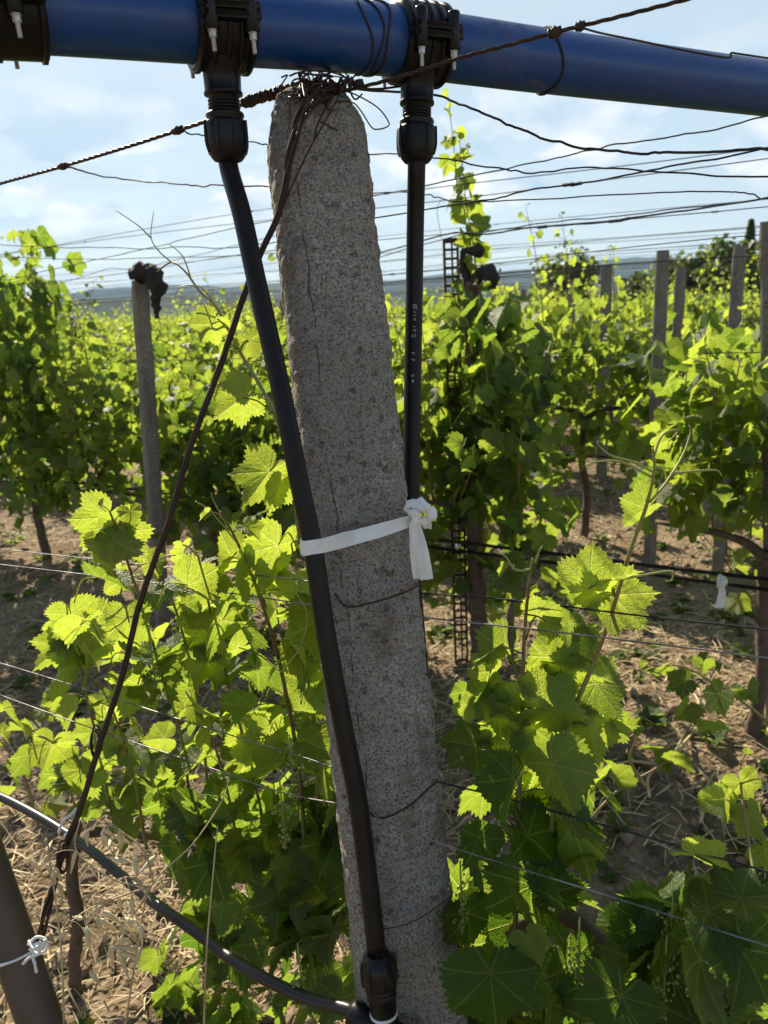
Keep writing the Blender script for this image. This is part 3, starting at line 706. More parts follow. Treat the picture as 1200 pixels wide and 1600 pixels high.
for i, (px, v, r, lab, barbs) in enumerate(sky_wires):
    pts = [on_row(x, y, v) for x, y in px]
    if px[0][0] == 675: pts = [at(560, 138, .93)] + pts                      # starts at the ties on the post top
    elif px[0][0] == 560: pts = [POST_BACK(px[0][1])] + pts                   # fixed to the back of the big post
    elif px[0][0] == 105: pts[0] = at(98, 261, 1.19)                         # twisted onto the thick cable
    elif px[0][0] == 277: pts[0] = at(277, 203, 1.0)
    if px[-1][0] < 600: pts = pts + [POST_BACK(px[-1][1])]
    pts = list(spline(pts, 14))
    if px[0][0] < 60: pts = [pts[0] + U * 6, pts[0] + U * 2] + pts
    if px[-1][0] > 1200: pts = pts + [pts[-1] - U * .8, pts[-1] - U * 4]
    wire(pts, r, DARKW, lab, 'wires against the sky', 1, 0.004, i + 3, 6, barbs)
for k in range(2, 12):
    v = row_v(k)
    zs = [1.0, 1.32, 1.58, 1.70, 1.76, 1.86, 1.95] if k < 7 else [1.62, 1.74, 1.84, 1.96]
    for j, z in enumerate(zs):
        z += rng.normal(0, 0.025); a, b = -16 - 2.2 * k, 4 + 1.5 * k
        s = np.linspace(a, b, 30); pts = np.array([V * (v + rng.normal(0, .01)) + U * (-x) for x in s]); pts[:, 2] = z + 0.014 * np.sin(s * 1.3 + j) + rng.normal(0, 0.006, 30) + (0.012 * (s - a) * (j % 3 - 1)) * 0.3
        wire(pts, 0.0016 if k < 4 else 0.0019, DARKW, f'thin trellis wire strung along the {names.get(k, "second")} vine row', f'trellis wires of the {names.get(k, "second")} row', 4, 0, 0, 5, tuple(rng.uniform(0.3, 0.95, 3)) if k < 7 else ())
for k in range(2, 6):   # drip lines of the back rows
    v = row_v(k); s = np.linspace(-16, 8, 40)
    for dz, off in (((0.0, 0.0), (0.045, 0.03)) if k == 2 else ((0.0, 0.0),)):
        pts = np.array([V * (v - 0.06 - off) + U * (-x) for x in s]); pts[:, 2] = 0.585 + dz + 0.018 * np.sin(s * 2.1 + k) + 0.01 * np.sin(s * 5 + off * 90)
        mb = MB(); tube(mb, pts, 0.0070, 8, per=4)
        o = mb.build('drip_pipe', TUBE); tag(o, f'{"upper" if dz else "lower" if k == 2 else "single"} black drip pipe slung along the {names.get(k, "second")} vine row', 'drip pipe')

def small_tie(px, py, v, label, size=1.0, tail=True):
    t = thing('white_tie', label, 'tie', on_row(px, py, v), 'white ties on the drip pipes of the back rows')
    c = on_row(px, py, v - 0.02); mb = MB()
    th = np.linspace(0, 2 * np.pi, 18); tube(mb, c + np.c_[np.cos(th) * V[0] * .014, np.cos(th) * V[1] * .014, np.sin(th) * .016] * size, 0.004 * size, 6)
    mb.build('loop', WHITE, t); mk = MB()
    tube(mk, [c + np.array([0, 0, .012]) * size, c + np.array([.006, -.012, .004]) * size, c + np.array([-.004, -.012, -.008]) * size], [.007 * size, .011 * size, .007 * size], 8, per=4, bump=.4, bscale=120)
    mk.build('knot', WHITE, t)
    if tail:
        ml = MB(); w = .012 * size
        a = c + np.array([0, -.014, -.004]); P = [a, a + np.array([.004, 0, -.03]) * size, a + np.array([-.002, -.004, -.065]) * size]
        q = spline(P, 5); L_ = np.array([p - RIGHT * w * (0.6 + .5 * i / len(q)) for i, p in enumerate(q)]); R_ = np.array([p + RIGHT * w * (0.6 + .5 * i / len(q)) for i, p in enumerate(q)])
        n = len(q); off = fwd * .001
        vs = np.vstack([L_, R_, L_ + off, R_ + off]); f = [(i, n + i, n + i + 1, i + 1) for i in range(n - 1)] + [(2 * n + i, 2 * n + i + 1, 3 * n + i + 1, 3 * n + i) for i in range(n - 1)]
        ml.add(vs, f); ml.build('tail', WHITE, t)
small_tie(715, 853, row_v(2) - .05, 'small white tie on the drip pipe beside the rusty lattice post', .8, False)
small_tie(1124, 908, row_v(2) - .1, 'white ribbon tie with a hanging tail on the drip pipe at the right', 1.25)
small_tie(406, 806, row_v(2) - .1, 'small white tie hanging on the drip pipe left of the big post', 1.1)

# ------------------------------------------------------------------ the big concrete post
def axis_frame(a, b):
    z = nrm(b - a); x = nrm(RIGHT - z * (RIGHT @ z)); y = np.cross(z, x); return x, y, z
def big_post():
    A = at(485, 152, 0.925); B = at(653, 1680, 0.945)
    x, y, z = axis_frame(B, A)                     # z points up the post
    foot = B + (B - A) * 0.42; L = np.linalg.norm(A - foot)
    m_, n = 560, 120; t = 1 - (1 - np.linspace(0, 1, m_)) ** 1.25; s = t * L
    th = np.linspace(0, 2 * np.pi, n, endpoint=False); ex = 5.0
    kk = (np.abs(np.cos(th)) ** ex + np.abs(np.sin(th)) ** ex) ** (-1 / ex); cx, cy_ = np.cos(th) * kk, np.sin(th) * kk
    d = (L - s)                                    # distance below the top
    w = np.interp(d / L, [0, 1], [0.116, 0.132]) / 2; h = np.interp(d / L, [0, 1], [0.105, 0.120]) / 2
    def dome(q, p): q = np.clip(q, 0, 1); return (1 - (1 - q) ** p) ** (1 / p)
    w = w * (0.40 + 0.60 * dome(d / 0.085, 2.0)); h = h * (0.45 + 0.55 * dome(d / 0.05, 2.0))
    w[-1] *= 0.96; h[-1] *= 0.96
    P = foot + z * s[:, None]; ro = R(9)
    ax = x * math.cos(ro) + y * math.sin(ro); ay = -x * math.sin(ro) + y * math.cos(ro)
    nv = nrm(cx[None, :, None] * ax + cy_[None, :, None] * ay) * np.ones((m_, 1, 1))
    vs = P[:, None, :] + (cx[None, :] * w[:, None])[..., None] * ax + (cy_[None, :] * h[:, None])[..., None] * ay
    disp = 0.0038 * fbm(vs, 28, 4, 2) + 0.0022 * fbm(vs, 120, 3, 6)
    pits = np.clip(fbm(vs, 75, 3, 21) - 0.22, 0, 1); disp -= 0.010 * pits
    edge = np.clip((np.abs(cx * cy_) - 0.45) * 2, 0, 1)[None, :]
    disp += edge * 0.009 * fbm(vs, 55, 4, 31) + edge * 0.004 * fbm(vs, 160, 3, 35) - edge * 0.003
    topz = np.clip(1 - d / 0.05, 0, 1)[:, None]; disp += topz * 0.006 * fbm(vs, 40, 3, 8)
    vs = vs + nv * disp[..., None]
    vs = vs.reshape(-1, 3); i = np.arange(m_ - 1)[:, None] * n; j = np.arange(n)[None, :]; j2 = (j + 1) % n
    q = np.stack([i + j, i + j2, i + n + j2, i + n + j], -1).reshape(-1, 4)
    # rounded crown: close with shrinking rings
    last = vs[-n:]; c = last.mean(0); rings = [vs]; base = len(vs) - n
    for f, up in ((0.75, .0035), (0.5, .006), (0.25, .007)):
        r_ = c + (last - c) * f + z * up; r_ = r_ + z * (0.004 * fbm(r_, 60, 3, 4))[:, None]; rings.append(r_)
    vs = np.vstack(rings + [c + z * .007]); qq = [q]
    for k in range(3):
        a_ = base + k * n; b_ = a_ + n; jj = np.arange(n); qq.append(np.stack([a_ + jj, a_ + (jj + 1) % n, b_ + (jj + 1) % n, b_ + jj], -1))
    tt = [(base + 3 * n + a, base + 3 * n + (a + 1) % n, len(vs) - 1) for a in range(n)]
    o = MB().add(vs - foot, np.concatenate(qq), tt).build('concrete_post', concrete_material('weathered_concrete', crack=ax)); o.location = tuple(foot)
    tag(o, 'big rough leaning concrete post with a rounded top in the middle, under the blue pipe', 'post')
    return A, B, x, y, z
PA, PB, PX, PY, PZ = big_post()

# ------------------------------------------------------------------ blue pipe, saddles, risers
PR = 0.0375
def inv_depth(px): return (115 - (px - 600) * 26 / 600) / (115 * 0.915)
pipe_px = [(-330, -6), (-150, 4), (70, 19), (300, 38), (600, 63), (860, 97), (1200, 139), (1500, 178), (1900, 226)]
PIPE = spline([at(x, y, 1 / inv_depth(x)) for x, y in pipe_px], 90)
def on_pipe(px):
    q = np.array([proj(p)[0] for p in PIPE]); i = int(np.argmin(np.abs(q - px))); i = max(1, min(len(PIPE) - 2, i))
    return PIPE[i], nrm(PIPE[i + 1] - PIPE[i - 1])
mb = MB(); tube(mb, PIPE[::3], PR, 64)
o = mb.build('water_pipe', BLUE); tag(o, 'thick blue plastic water pipe running across the top of the picture', 'pipe')

def hexbolt(parent, p, down, r=0.0040, ln=0.0175):
    mb = MB()
    lathe(mb, [(0, 0.0001), (0, r * 1.25), (0.0012, r * 1.25), (0.0012, r), (0.0065, r), (0.0072, r * 0.9), (0.0072, r * .58)], p, down, 6)
    prof = [(0.0070, r * .58)]
    for i in range(10): prof += [(0.0075 + i * .0013, r * .60), (0.0081 + i * .0013, r * .52)]
    prof += [(ln, r * .5), (ln, 0.0001)]
    lathe(mb, prof, p, down, 12)
    return mb.build('bolt', ZINC, parent, False)
def nut_fitting(parent, org, ax, s=1.0, name='compression_nut', flip=False):
    """rounded compression nut with grip ribs; org is its collar end, ax points to its rounded end"""
    mb = MB(); r = 0.0238 * s
    lathe(mb, [(0, 0.012 * s), (0, r * .86), (0.003 * s, r * .90), (0.005 * s, r * .84), (0.008 * s, r * .84), (0.009 * s, r * .97), (0.012 * s, r), (0.030 * s, r), (0.038 * s, r * .94), (0.045 * s, r * .80), (0.049 * s, r * .66), (0.050 * s, r * .52)], org, ax, 40)
    axn = nrm(ax); a = np.array([0, 0, 1.0]) if abs(axn[2]) < .9 else np.array([1.0, 0, 0])
    X = nrm(np.cross(axn, a)); Y = np.cross(axn, X)
    for k in range(8):
        th = k * math.pi / 4 + .25; d = math.cos(th) * X + math.sin(th) * Y
        pts = [org + axn * t * s + d * rr for t, rr in ((0.009, r * .99), (0.02, r * 1.01), (0.032, r * 1.0), (0.041, r * .89))]
        tube(mb, pts, 0.0019 * s, 6, per=4)
    return mb.build(name, BLACK, parent)
def saddle(px, outdir, label, s=1.0, rlen=0.0315):
    c, t = on_pipe(px); down = nrm(np.array([0, 0, -1.0]) - t * (-t[2]))
    down = nrm(down); front = nrm(np.cross(t, down)); front = front if front @ fwd < 0 else -front
    root = thing('pipe_saddle', label, 'pipe clamp', c, 'black clamps on the blue pipe')
    # lower and upper half shell
    mb = MB(); hl = rlen; prof = [(-hl, PR * 1.005), (-hl, PR * 1.13), (-hl + .003, PR * 1.17), (hl - .003, PR * 1.17), (hl, PR * 1.13), (hl, PR * 1.005)]
    lathe(mb, prof, c, t, 64); mb.build('band', BLACK, root)
    mr_ = MB()
    for k in range(5):
        p = -hl + 0.004 + (2 * hl - 0.008) * k / 4
        lathe(mr_, [(p - .0028, PR * 1.16), (p - .0022, PR * 1.235), (p + .0022, PR * 1.235), (p + .0028, PR * 1.16)], c, t, 64)
    mr_.build('rib', BLACK, root)
    for sd in (1, -1):
        f = front * sd; ax = np.array([t, f, down])
        mf = MB()
        cbox(mf, c + f * PR * 1.30 - down * 0.0045, ax, (hl * 1.0, PR * .22, 0.0038), .0012)
        cbox(mf, c + f * PR * 1.30 + down * 0.0045, ax, (hl * 1.0, PR * .22, 0.0038), .0012)
        for e in (-1, 1):
            bc = c + f * PR * 1.34 + t * e * hl * 0.68
            lathe(mf, [(-.022, .0001), (-.022, .0066), (-.020, .0076), (.018, .0076), (.019, .0068), (.019, .0001)], bc, down, 20)
            cbox(mf, c + f * PR * 1.10 + t * e * hl * 0.68 + down * 0.002, ax, (.0045, PR * .2, .020), .001)
        mf.build('flange', BLACK, root)
        for e in (-1, 1): hexbolt(root, c + f * PR * 1.34 + t * e * hl * 0.68 + down * .019, down)
    # outlet, threaded neck, compression nut, all along outdir
    od = nrm(outdir); org = c + od * PR * 0.9; mo = MB()
    lathe(mo, [(0, .027), (.006, .026), (.010, .0205), (.030, .0200), (.0315, .0212), (.034, .0212), (.035, .0185), (.037, .0165), (.058, .0160), (.059, .012)], org, od, 40)
    for k in range(5): lathe(mo, [(.0385 + k * .0035, .0163), (.0392 + k * .0035, .0176), (.0405 + k * .0035, .0176), (.0412 + k * .0035, .0163)], org, od, 32)
    mo.build('outlet', BLACK, root)
    nut_fitting(root, org + od * .052, od, s)
    return org + od * (.052 + .046 * s), od
c1, _ = on_pipe(343); c2, _ = on_pipe(652)
g1 = at(349, 215, 0.872); g2 = at(649, 215, 0.935)
e1, d1 = saddle(341, at(357, 252, .868) - on_pipe(340)[0], 'black bolted pipe clamp above the tube that leans in front of the post')
e2, d2 = saddle(653, at(651, 240, .955) - on_pipe(651)[0], 'black ribbed pipe clamp above the upright tube right of the post')
saddle(-92, nrm(np.array([0, -.1, -1.0])), 'black pipe clamp half outside the picture in the top left corner', 1.0, .088)

LT = [e1 - d1 * .02, e1 + d1 * .01] + [at(x, y, d) for x, y, d in ((378, 335, .852), (401, 440, .838), (437, 600, .835), (467, 750, .835), (488, 850, .837), (511, 1000, .842), (539, 1150, .850), (559, 1250, .856), (575, 1370, .862), (588, 1482, .868))]
mb = MB(); tube(mb, LT, 0.0108, 24, per=10)
o = mb.build('riser_tube', TUBE); tag(o, 'bent black water tube leaning in front of the big concrete post', 'tube')
RT = [e2 - d2 * .02, e2 + d2 * .01] + [at(x, y, d) for x, y, d in ((649, 350, .985), (647, 480, 1.0), (644, 650, 1.005), (642, 850, 1.005), (652, 1000, 1.0), (668, 1180, 1.0), (684, 1350, .995), (702, 1460, .99), (716, 1500, .985))]
root = thing('riser_tube', 'upright black water tube with faint pale print, passing behind the big post', 'tube', RT[0])
mb = MB(); tube(mb, RT, 0.0112, 24, per=10); mb.build('tube_body', TUBE, root)
# faint print, characters turned along the tube, as fragments of strokes
mp = MB()
def mark(px0, py0, px1, py1, w=0.9):
    def pt(px, py):
        # point on the front of the tube
        c = at(np.interp(py, [350, 480, 650], [649, 647, 644]), py, np.interp(py, [350, 480, 650], [.985, 1.0, 1.005])); r_ = ray(px, py); k = r_ / np.linalg.norm(r_)
        dd = (c - CAM) @ k; p = CAM + k * dd; off = np.linalg.norm(p - c); return p - k * (math.sqrt(max(0.01135 ** 2 - min(off, .011) ** 2, 0)) + .0001)
    a, b = pt(px0, py0), pt(px1, py1); d = nrm(b - a); s = nrm(np.cross(d, fwd)) * (w * 1.0 / F / 2); 
    mp.add([a - s, a + s, b + s, b - s], [(0, 1, 2, 3)])
for g_ in [(646, 476, 646, 483), (651, 476, 651, 484), (646, 476, 651, 476), (648.5, 477, 648.5, 483), (646, 487, 650, 488), (646, 493, 650, 493), (645.5, 498, 650, 498), (647, 500, 650, 500), (645.5, 510, 649, 511), (645, 516, 649.5, 515), (647, 517, 650, 517), (644.5, 522, 644.5, 527), (648.5, 522, 648.5, 527), (643.5, 525, 645.5, 527),
           (643, 551, 648, 551), (644, 553, 648, 553), (642, 561, 648, 562), (645, 563, 648, 563), (643, 586, 647, 586), (642.5, 588, 646, 588), (643, 594, 647, 594), (643, 597, 647, 597), (645, 594, 645, 597)]: mark(*g_)
mp.build('printed_lettering', PRINT, root, False)

# bottom fitting of the leaning tube and the drip main
be = LT[-1]; bd = nrm(LT[-1] - LT[-2])
fit = thing('tee_fitting', 'black compression fitting at the foot of the leaning tube', 'pipe fitting', be)
nut_fitting(fit, be + bd * .048, -bd, .84)
mb = MB(); lathe(mb, [(.042, .0140), (.048, .0165), (.050, .0172), (.056, .0172), (.058, .0155), (.074, .0153), (.076, .0145), (.080, .0145), (.082, .0158), (.090, .0158)], be, bd, 36)
tc_ = be + bd * .098
DP_px = [(-60, 1222, 1.42), (0, 1245, 1.36), (50, 1270, 1.31), (100, 1300, 1.26), (150, 1335, 1.20), (200, 1377, 1.15), (250, 1417, 1.09), (300, 1452, 1.05), (350, 1490, 1.01), (400, 1522, .97), (475, 1558, .93), (540, 1576, .90)]
DP = [at(*p) for p in DP_px]
td = nrm(tc_ - DP[-1]); lathe(mb, [(-.046, .0100), (-.046, .0138), (-.041, .0155), (-.022, .0155), (-.020, .0140), (.02, .0140), (.022, .0155), (.042, .0155), (.046, .0138), (.046, .009)], tc_, td, 32)
mb.build('tee_body', BLACK, fit)
mw = MB(); lathe(mw, [(.0755, .0147), (.0755, .0159), (.0785, .0159), (.0785, .0147)], be, bd, 36); mw.build('white_seal', WHITE, fit)
DP = [DP[0] + U * 5 + np.array([0, 0, -.03]), DP[0] + U * 2, DP[0] + U * .6] + DP + [tc_ - td * .045]
mb = MB(); DP = list(spline(DP[3:], 10)); DP = [DP[0] + U * 5 + np.array([0, 0, -.03]), DP[0] + U * 2, DP[0] + U * .6] + DP; tube(mb, DP, 0.0074, 20); o = mb.build('drip_pipe', HOSE); tag(o, 'glossy black drip pipe curving through the front vine at the lower left', 'drip pipe')
DP2 = [tc_ + td * .045, tc_ + td * .12 + np.array([0, 0, -.02]), at(760, 1640, .90), at(900, 1720, .82), at(900, 1720, .82) - U * .4, at(900, 1720, .82) - U * 1.6]
mb = MB(); tube(mb, DP2, 0.0080, 16, per=10); o = mb.build('drip_pipe', TUBE); tag(o, 'black drip pipe leaving the bottom fitting to the right, below the big post', 'drip pipe')

# ------------------------------------------------------------------ wires and ties round the big post
def in_front(pts): return [at(*p) for p in pts]
thick = in_front([(-60, 306, 1.42), (0, 287, 1.33), (95, 261, 1.2), (200, 229, 1.08), (280, 203, 1.0), (330, 186, .955), (390, 158, .93), (440, 144, .915), (480, 136, .905)])
def cable(pts, r, label, knots, name='support_cable'):
    t = thing(name, label, 'cable', pts[0])
    P = spline(pts, 12); mb = MB(); 
    T_, A_, B_ = frames(P); s = np.r_[0, np.cumsum(np.linalg.norm(np.diff(P, axis=0), axis=1))]
    s2 = np.linspace(0, s[-1], int(s[-1] / .003)); P2 = np.stack([np.interp(s2, s, P[:, i]) for i in range(3)], -1); T_, A_, B_ = frames(P2)
    for k in range(3):
        ph = s2 / .016 * 2 * np.pi / 3 * 1.0 + k * 2 * np.pi / 3
        tube(mb, P2 + (np.cos(ph)[:, None] * A_ + np.sin(ph)[:, None] * B_) * r * .55, r * .6, 6)
    mb.build('strands', RUST, t)
    for (px, ln, rr) in knots:
        i = int(np.argmin([abs(proj(p)[0] - px) for p in P2])); d = nrm(P2[min(i + 3, len(P2) - 1)] - P2[max(i - 3, 0)])
        n1 = nrm(np.cross(d, fwd)); n2 = np.cross(d, n1); u = np.linspace(-1, 1, 60); a = u * 2 * np.pi * 3.2
        prof = rr * (1.1 - .35 * np.abs(np.sin(u * 2.2)))
        mk = MB(); tube(mk, P2[i] + d * (u * ln / 2)[:, None] + (np.cos(a)[:, None] * n1 + np.sin(a)[:, None] * n2) * prof[:, None], rr * .42, 6); mk.build('wire_knot', RUST, t)
thick = [thick[0] + (thick[0] - thick[1]) * 12, thick[0] + (thick[0] - thick[1]) * 4] + thick
cable(thick, 0.0023, 'thick twisted rusty cable from the left edge up to the top of the big post', [(98, .020, .004), (277, .020, .004), (392, .022, .0055), (408, .022, .005), (440, .045, .0062), (458, .04, .006)])
thick2 = in_front([(520, 146, .885), (600, 127, .845), (660, 109, .815), (720, 90, .79), (800, 69, .765), (870, 50, .745), (960, 28, .725), (1080, -3, .70), (1200, -36, .68)])
thick2 = thick2 + [thick2[-1] + (thick2[-1] - thick2[-2]) * 3, thick2[-1] + (thick2[-1] - thick2[-2]) * 9]
cable(thick2, 0.0019, 'thick twisted rusty cable crossing in front of the blue pipe at the upper right', [(868, .011, .0042), (905, .008, .0036)])
wire(in_front([(908, 43, .74), (940, 52, .745), (1000, 64, .75), (1060, 77, .76), (1135, 90, .76), (1142, 83, .76), (1160, 85, .76), (1260, 100, .77)]), 0.0010, RUST, 'thin rusty wire branching from the cable, crossing the blue pipe at the right', None, 10)
wire(in_front([(545, 138, .91), (590, 139, .93), (625, 135, .95)]), 0.0014, RUST, 'short dark wire from the post top to the right fitting', None, 8)
wire(in_front([(523, 158, .88), (550, 160, .88), (563, 172, .885), (580, 198, .89), (590, 202, .89), (605, 198, .89), (607, 190, .89), (590, 168, .885), (556, 148, .88), (530, 140, .88)]), 0.0008, RUST, 'thin looped wire end sticking out right of the post top', None, 8)
rg = np.random.default_rng(21)
tk = thing('wire_tangle', 'tangle of rusty tie wires between the post top and the blue pipe', 'wire', at(500, 145, .9))
for k in range(22):
    c = np.array([rg.normal(505, 26), rg.normal(137, 9)]); pts = []
    a0 = rg.uniform(0, 6.3); rx, ry = rg.uniform(10, 38), rg.uniform(8, 24)
    for j in range(rg.integers(5, 9)):
        a = a0 + j * rg.uniform(.6, 1.3); pts.append(at(np.clip(c[0] + math.cos(a) * rx, 440, 572), np.clip(c[1] + math.sin(a) * ry + rg.normal(0, 3), 112, 172), .875 + .03 * math.sin(a * 1.3) + rg.normal(0, .008)))
    mb = MB(); tube(mb, pts, rg.uniform(.0007, .0014), 6, per=7); mb.build('tie_wire', RUST, tk)
for (x0, x1) in ((505, 565), (470, 520), (520, 568)):
    mb = MB(); u = np.linspace(0, 1, 60); c = np.array([at(x0 + (x1 - x0) * t_, 140 - 14 * t_ + 5 * math.sin(t_ * 9), .885 - .01 * t_) for t_ in u]); a = u * 40
    tube(mb, c + (np.cos(a)[:, None] * UP + np.sin(a)[:, None] * fwd) * .004, .0017, 6); mb.build('tie_wire', RUST, tk)
def pipe_loop(px, tilt, r, label, n=1, sp=6):
    t = thing('pipe_tie', label, 'wire', on_pipe(px)[0])
    for k in range(n):
        c, d = on_pipe(px + k * sp); X = nrm(np.cross(d, [0, 0, 1])); Y = np.cross(d, X); th = np.linspace(0, 2 * np.pi, 40)
        w_ = (PR + r * .9) * (1 + .02 * np.sin(th * 2 + k))
        mb = MB(); tube(mb, c + np.cos(th)[:, None] * X * (PR + r * .9) + np.sin(th)[:, None] * Y * (PR + r * .9) + d * (tilt * np.sin(th + k) + .003 * np.sin(3 * th + k * 2))[:, None], r, 6); mb.build('wire_turn', RUST, t)
pipe_loop(556, .007, .0012, 'three turns of dark wire round the blue pipe between the two clamps', 3, 13)
pipe_loop(851, .006, .0014, 'single dark wire loop round the blue pipe right of the clamps')

# bundle of twisted dark wires slanting down to the lower left
BUN = in_front([(497, 150, .845), (472, 178, .842), (455, 235, .845), (444, 300, .855), (428, 352, .868), (406, 398, .872), (381, 462, .878), (345, 570, .885), (300, 692, .895), (262, 820, .905), (240, 880, .91), (215, 955, .918), (190, 1060, .93), (155, 1165, .94), (128, 1255, .95), (92, 1355, .96), (60, 1468, .975)])
t = thing('wire_bundle', 'bundle of dark twisted wires slanting from the post top down to the brown strut', 'wire', BUN[0])
P = spline(BUN, 12); s = np.r_[0, np.cumsum(np.linalg.norm(np.diff(P, axis=0), axis=1))]; s2 = np.linspace(0, s[-1], 420); P2 = np.stack([np.interp(s2, s, P[:, i]) for i in range(3)], -1); T_, A_, B_ = frames(P2)
for k in range(5):
    ph = s2 / .21 * 2 * np.pi + k * 2 * np.pi / 5; amp = .0021 + .0018 * np.clip((s2 - s[-1] * .80) / (s[-1] * .2), 0, 1) * (1 + np.sin(s2 * 60 + k)) + .0035 * np.clip(1 - s2 / .12, 0, 1)
    mb = MB(); tube(mb, P2 + (np.cos(ph)[:, None] * A_ + np.sin(ph)[:, None] * B_) * amp[:, None], .0017, 6); mb.build('strand', RUST, t)
for px in ((150, 1160), (98, 1340)):
    c = at(px[0], px[1], .945); mb = MB(); th = np.linspace(0, 2 * np.pi * 2.3, 50); tube(mb, c + np.cos(th)[:, None] * RIGHT * .006 + np.sin(th)[:, None] * UP * .018 * (1 - .2 * np.cos(th * .4))[:, None] - fwd * .004 + fwd * (th * .0006)[:, None], .0013, 5); mb.build('strand', RUST, t)
for a_ in ([(545, 118, .86), (530, 150, .85), (505, 195, .848), (480, 240, .85), (452, 300, .856), (434, 345, .866)], [(520, 150, .855), (498, 190, .848), (490, 220, .85)], [(500, 190, .85), (515, 198, .85), (528, 204, .852)]):
    mb = MB(); tube(mb, in_front(a_), .0011, 6, per=8); mb.build('strand', RUST, t)

# trellis wires of the front row
def front(pts): return [at(*p) for p in pts]
row1 = [
 ([(-60, 851, 1.45), (0, 858, 1.38), (260, 886, 1.14), (480, 908, .99), (530, 935, .93)], 'upper of two bright wires left of the big post', STEEL, ()),
 ([(-60, 875, 1.45), (0, 882, 1.38), (260, 913, 1.14), (480, 944, .98), (600, 957, .86), (700, 969, .85), (900, 991, .79), (1200, 1028, .73), (1290, 1040, .71)], 'wire with small barbs passing in front of the big post below the ribbon', STEEL, (.30, .42, .93)),
 ([(650, 926, .93), (800, 938, .88), (1000, 962, .82), (1200, 984, .77), (1290, 996, .75)], 'upper of two dark wires right of the big post', DARKW, (.24, .3)),
 ([(-60, 1020, 1.45), (0, 1036, 1.38), (150, 1082, 1.22), (300, 1130, 1.1), (470, 1182, .985), (520, 1200, .96)], 'bright wire entering the front vine at the left edge', STEEL, ()),
 ([(-60, 1062, 1.4), (0, 1086, 1.34), (150, 1140, 1.18), (300, 1190, 1.06), (440, 1238, .97), (560, 1262, .88), (600, 1282, .865), (700, 1322, .84), (900, 1384, .77), (1200, 1478, .70), (1280, 1500, .68)], 'lowest wire, crossing the front of the big post and the dark leaves', STEEL, (.12,)),
 ([(680, 1221, .90), (800, 1250, .86), (1000, 1305, .79), (1200, 1362, .735), (1280, 1384, .72)], 'dark wire leaving the right of the big post over dry ground', DARKW, ()),
]
def run_on(px):
    P = list(spline(front(px), 12))
    if px[0][0] < 0: P = [P[0] + U * 6, P[0] + U * 2] + P
    if px[-1][0] > 1200: P = P + [P[-1] - U * .3, P[-1] - U * 1.6]
    return P
for pts, lab, mt_, brb in row1: wire(run_on(pts), 0.0009 if mt_ is STEEL else 0.00105, mt_, lab + ', front row', 'wires of the front row', 1, 0, 0, 6, brb)
for pts, lab in (([(520, 915, .90), (528, 935, .868), (545, 948, .861), (580, 942, .860), (620, 930, .861), (648, 918, .868), (655, 912, .92)], 'dark wire looped round the big post just below the white ribbon'),
                 ([(575, 1270, .875), (600, 1278, .866), (640, 1258, .865), (670, 1232, .868), (684, 1220, .90)], 'dark wire looped round the big post at its lower third'),
                 ([(570, 1452, .875), (610, 1450, .866), (650, 1438, .868), (690, 1412, .872), (706, 1398, .90)], 'thin wire looped round the big post near the bottom of the picture')):
    wire(in_front(pts), 0.0013 if 'thin' not in lab else .0007, RUST, lab, None, 10)

# white ribbon
def strip(parent, name, pts, ups, w0, thick=.0007, per=10, crease=.0):
    P = spline(pts, per); n = len(P); ups = np.array([nrm(np.array([np.interp(i / (n - 1), np.linspace(0, 1, len(ups)), [u[k] for u in ups]) for k in range(3)])) for i in range(n)])
    w = np.interp(np.linspace(0, 1, n), np.linspace(0, 1, len(w0)), w0) if not np.isscalar(w0) else np.full(n, w0)
    T_ = nrm(np.gradient(P, axis=0)); nn = nrm(np.cross(T_, ups)); vs = []; m_ = 9
    for f in np.linspace(-1, 1, m_):
        vs.append(P + ups * (w * f / 2)[:, None] + nn * (crease * (np.sin(f * 4 + np.arange(n) * .25) * .6 + np.sin(f * 9 + np.arange(n) * .1) * .4))[:, None])
    F_ = np.concatenate(vs); Bk = F_ + np.tile(nn, (m_, 1)) * thick; q = []
    for a in range(m_ - 1):
        for i in range(n - 1):
            q.append((a * n + i, a * n + i + 1, (a + 1) * n + i + 1, (a + 1) * n + i)); o_ = m_ * n
            q.append((o_ + a * n + i, o_ + (a + 1) * n + i, o_ + (a + 1) * n + i + 1, o_ + a * n + i + 1))
    mb = MB(); mb.add(np.vstack([F_, Bk]), q); return mb.build(name, WHITE, parent)
rb = thing('ribbon_tie', 'white ribbon tying the leaning black tube to the big post, knotted at the right', 'ribbon', at(648, 800, .87))
strip(rb, 'band', [at(470, 852, .850), at(474, 857, .828), at(488, 855, .8195), at(506, 852, .826), at(530, 846, .846), at(560, 838, .850), at(600, 827, .853), at(640, 814, .857), at(655, 806, .875)], [UP, UP, UP, UP, UP + .2 * fwd, UP, UP], [.0165, .0165, .0155, .0155, .0165, .0165, .016, .013, .008], crease=.0004)
strip(rb, 'edge_fold', [at(508, 842, .8435), at(530, 836, .8455), at(555, 829, .8480)], [UP + .5 * fwd, UP + .4 * fwd], [.001, .0035, .0035, .001], crease=.0002)
rk = np.random.default_rng(5)
mk = MB(); tube(mk, [at(634, 797, .855), at(642, 788, .850), at(655, 789, .85), at(668, 796, .853), at(672, 806, .857), at(664, 815, .857), at(652, 812, .85)], [.0030, .0062, .0085, .0060, .0075, .0045, .0025], 18, per=10, bump=1.1, bscale=85, seed=3)
tube(mk, [at(640, 800, .848), at(650, 806, .843), at(648, 818, .846)], [.004, .0062, .0040], 16, per=10, bump=1.0, bscale=100, seed=6); mk.build('knot', WHITE, rb)
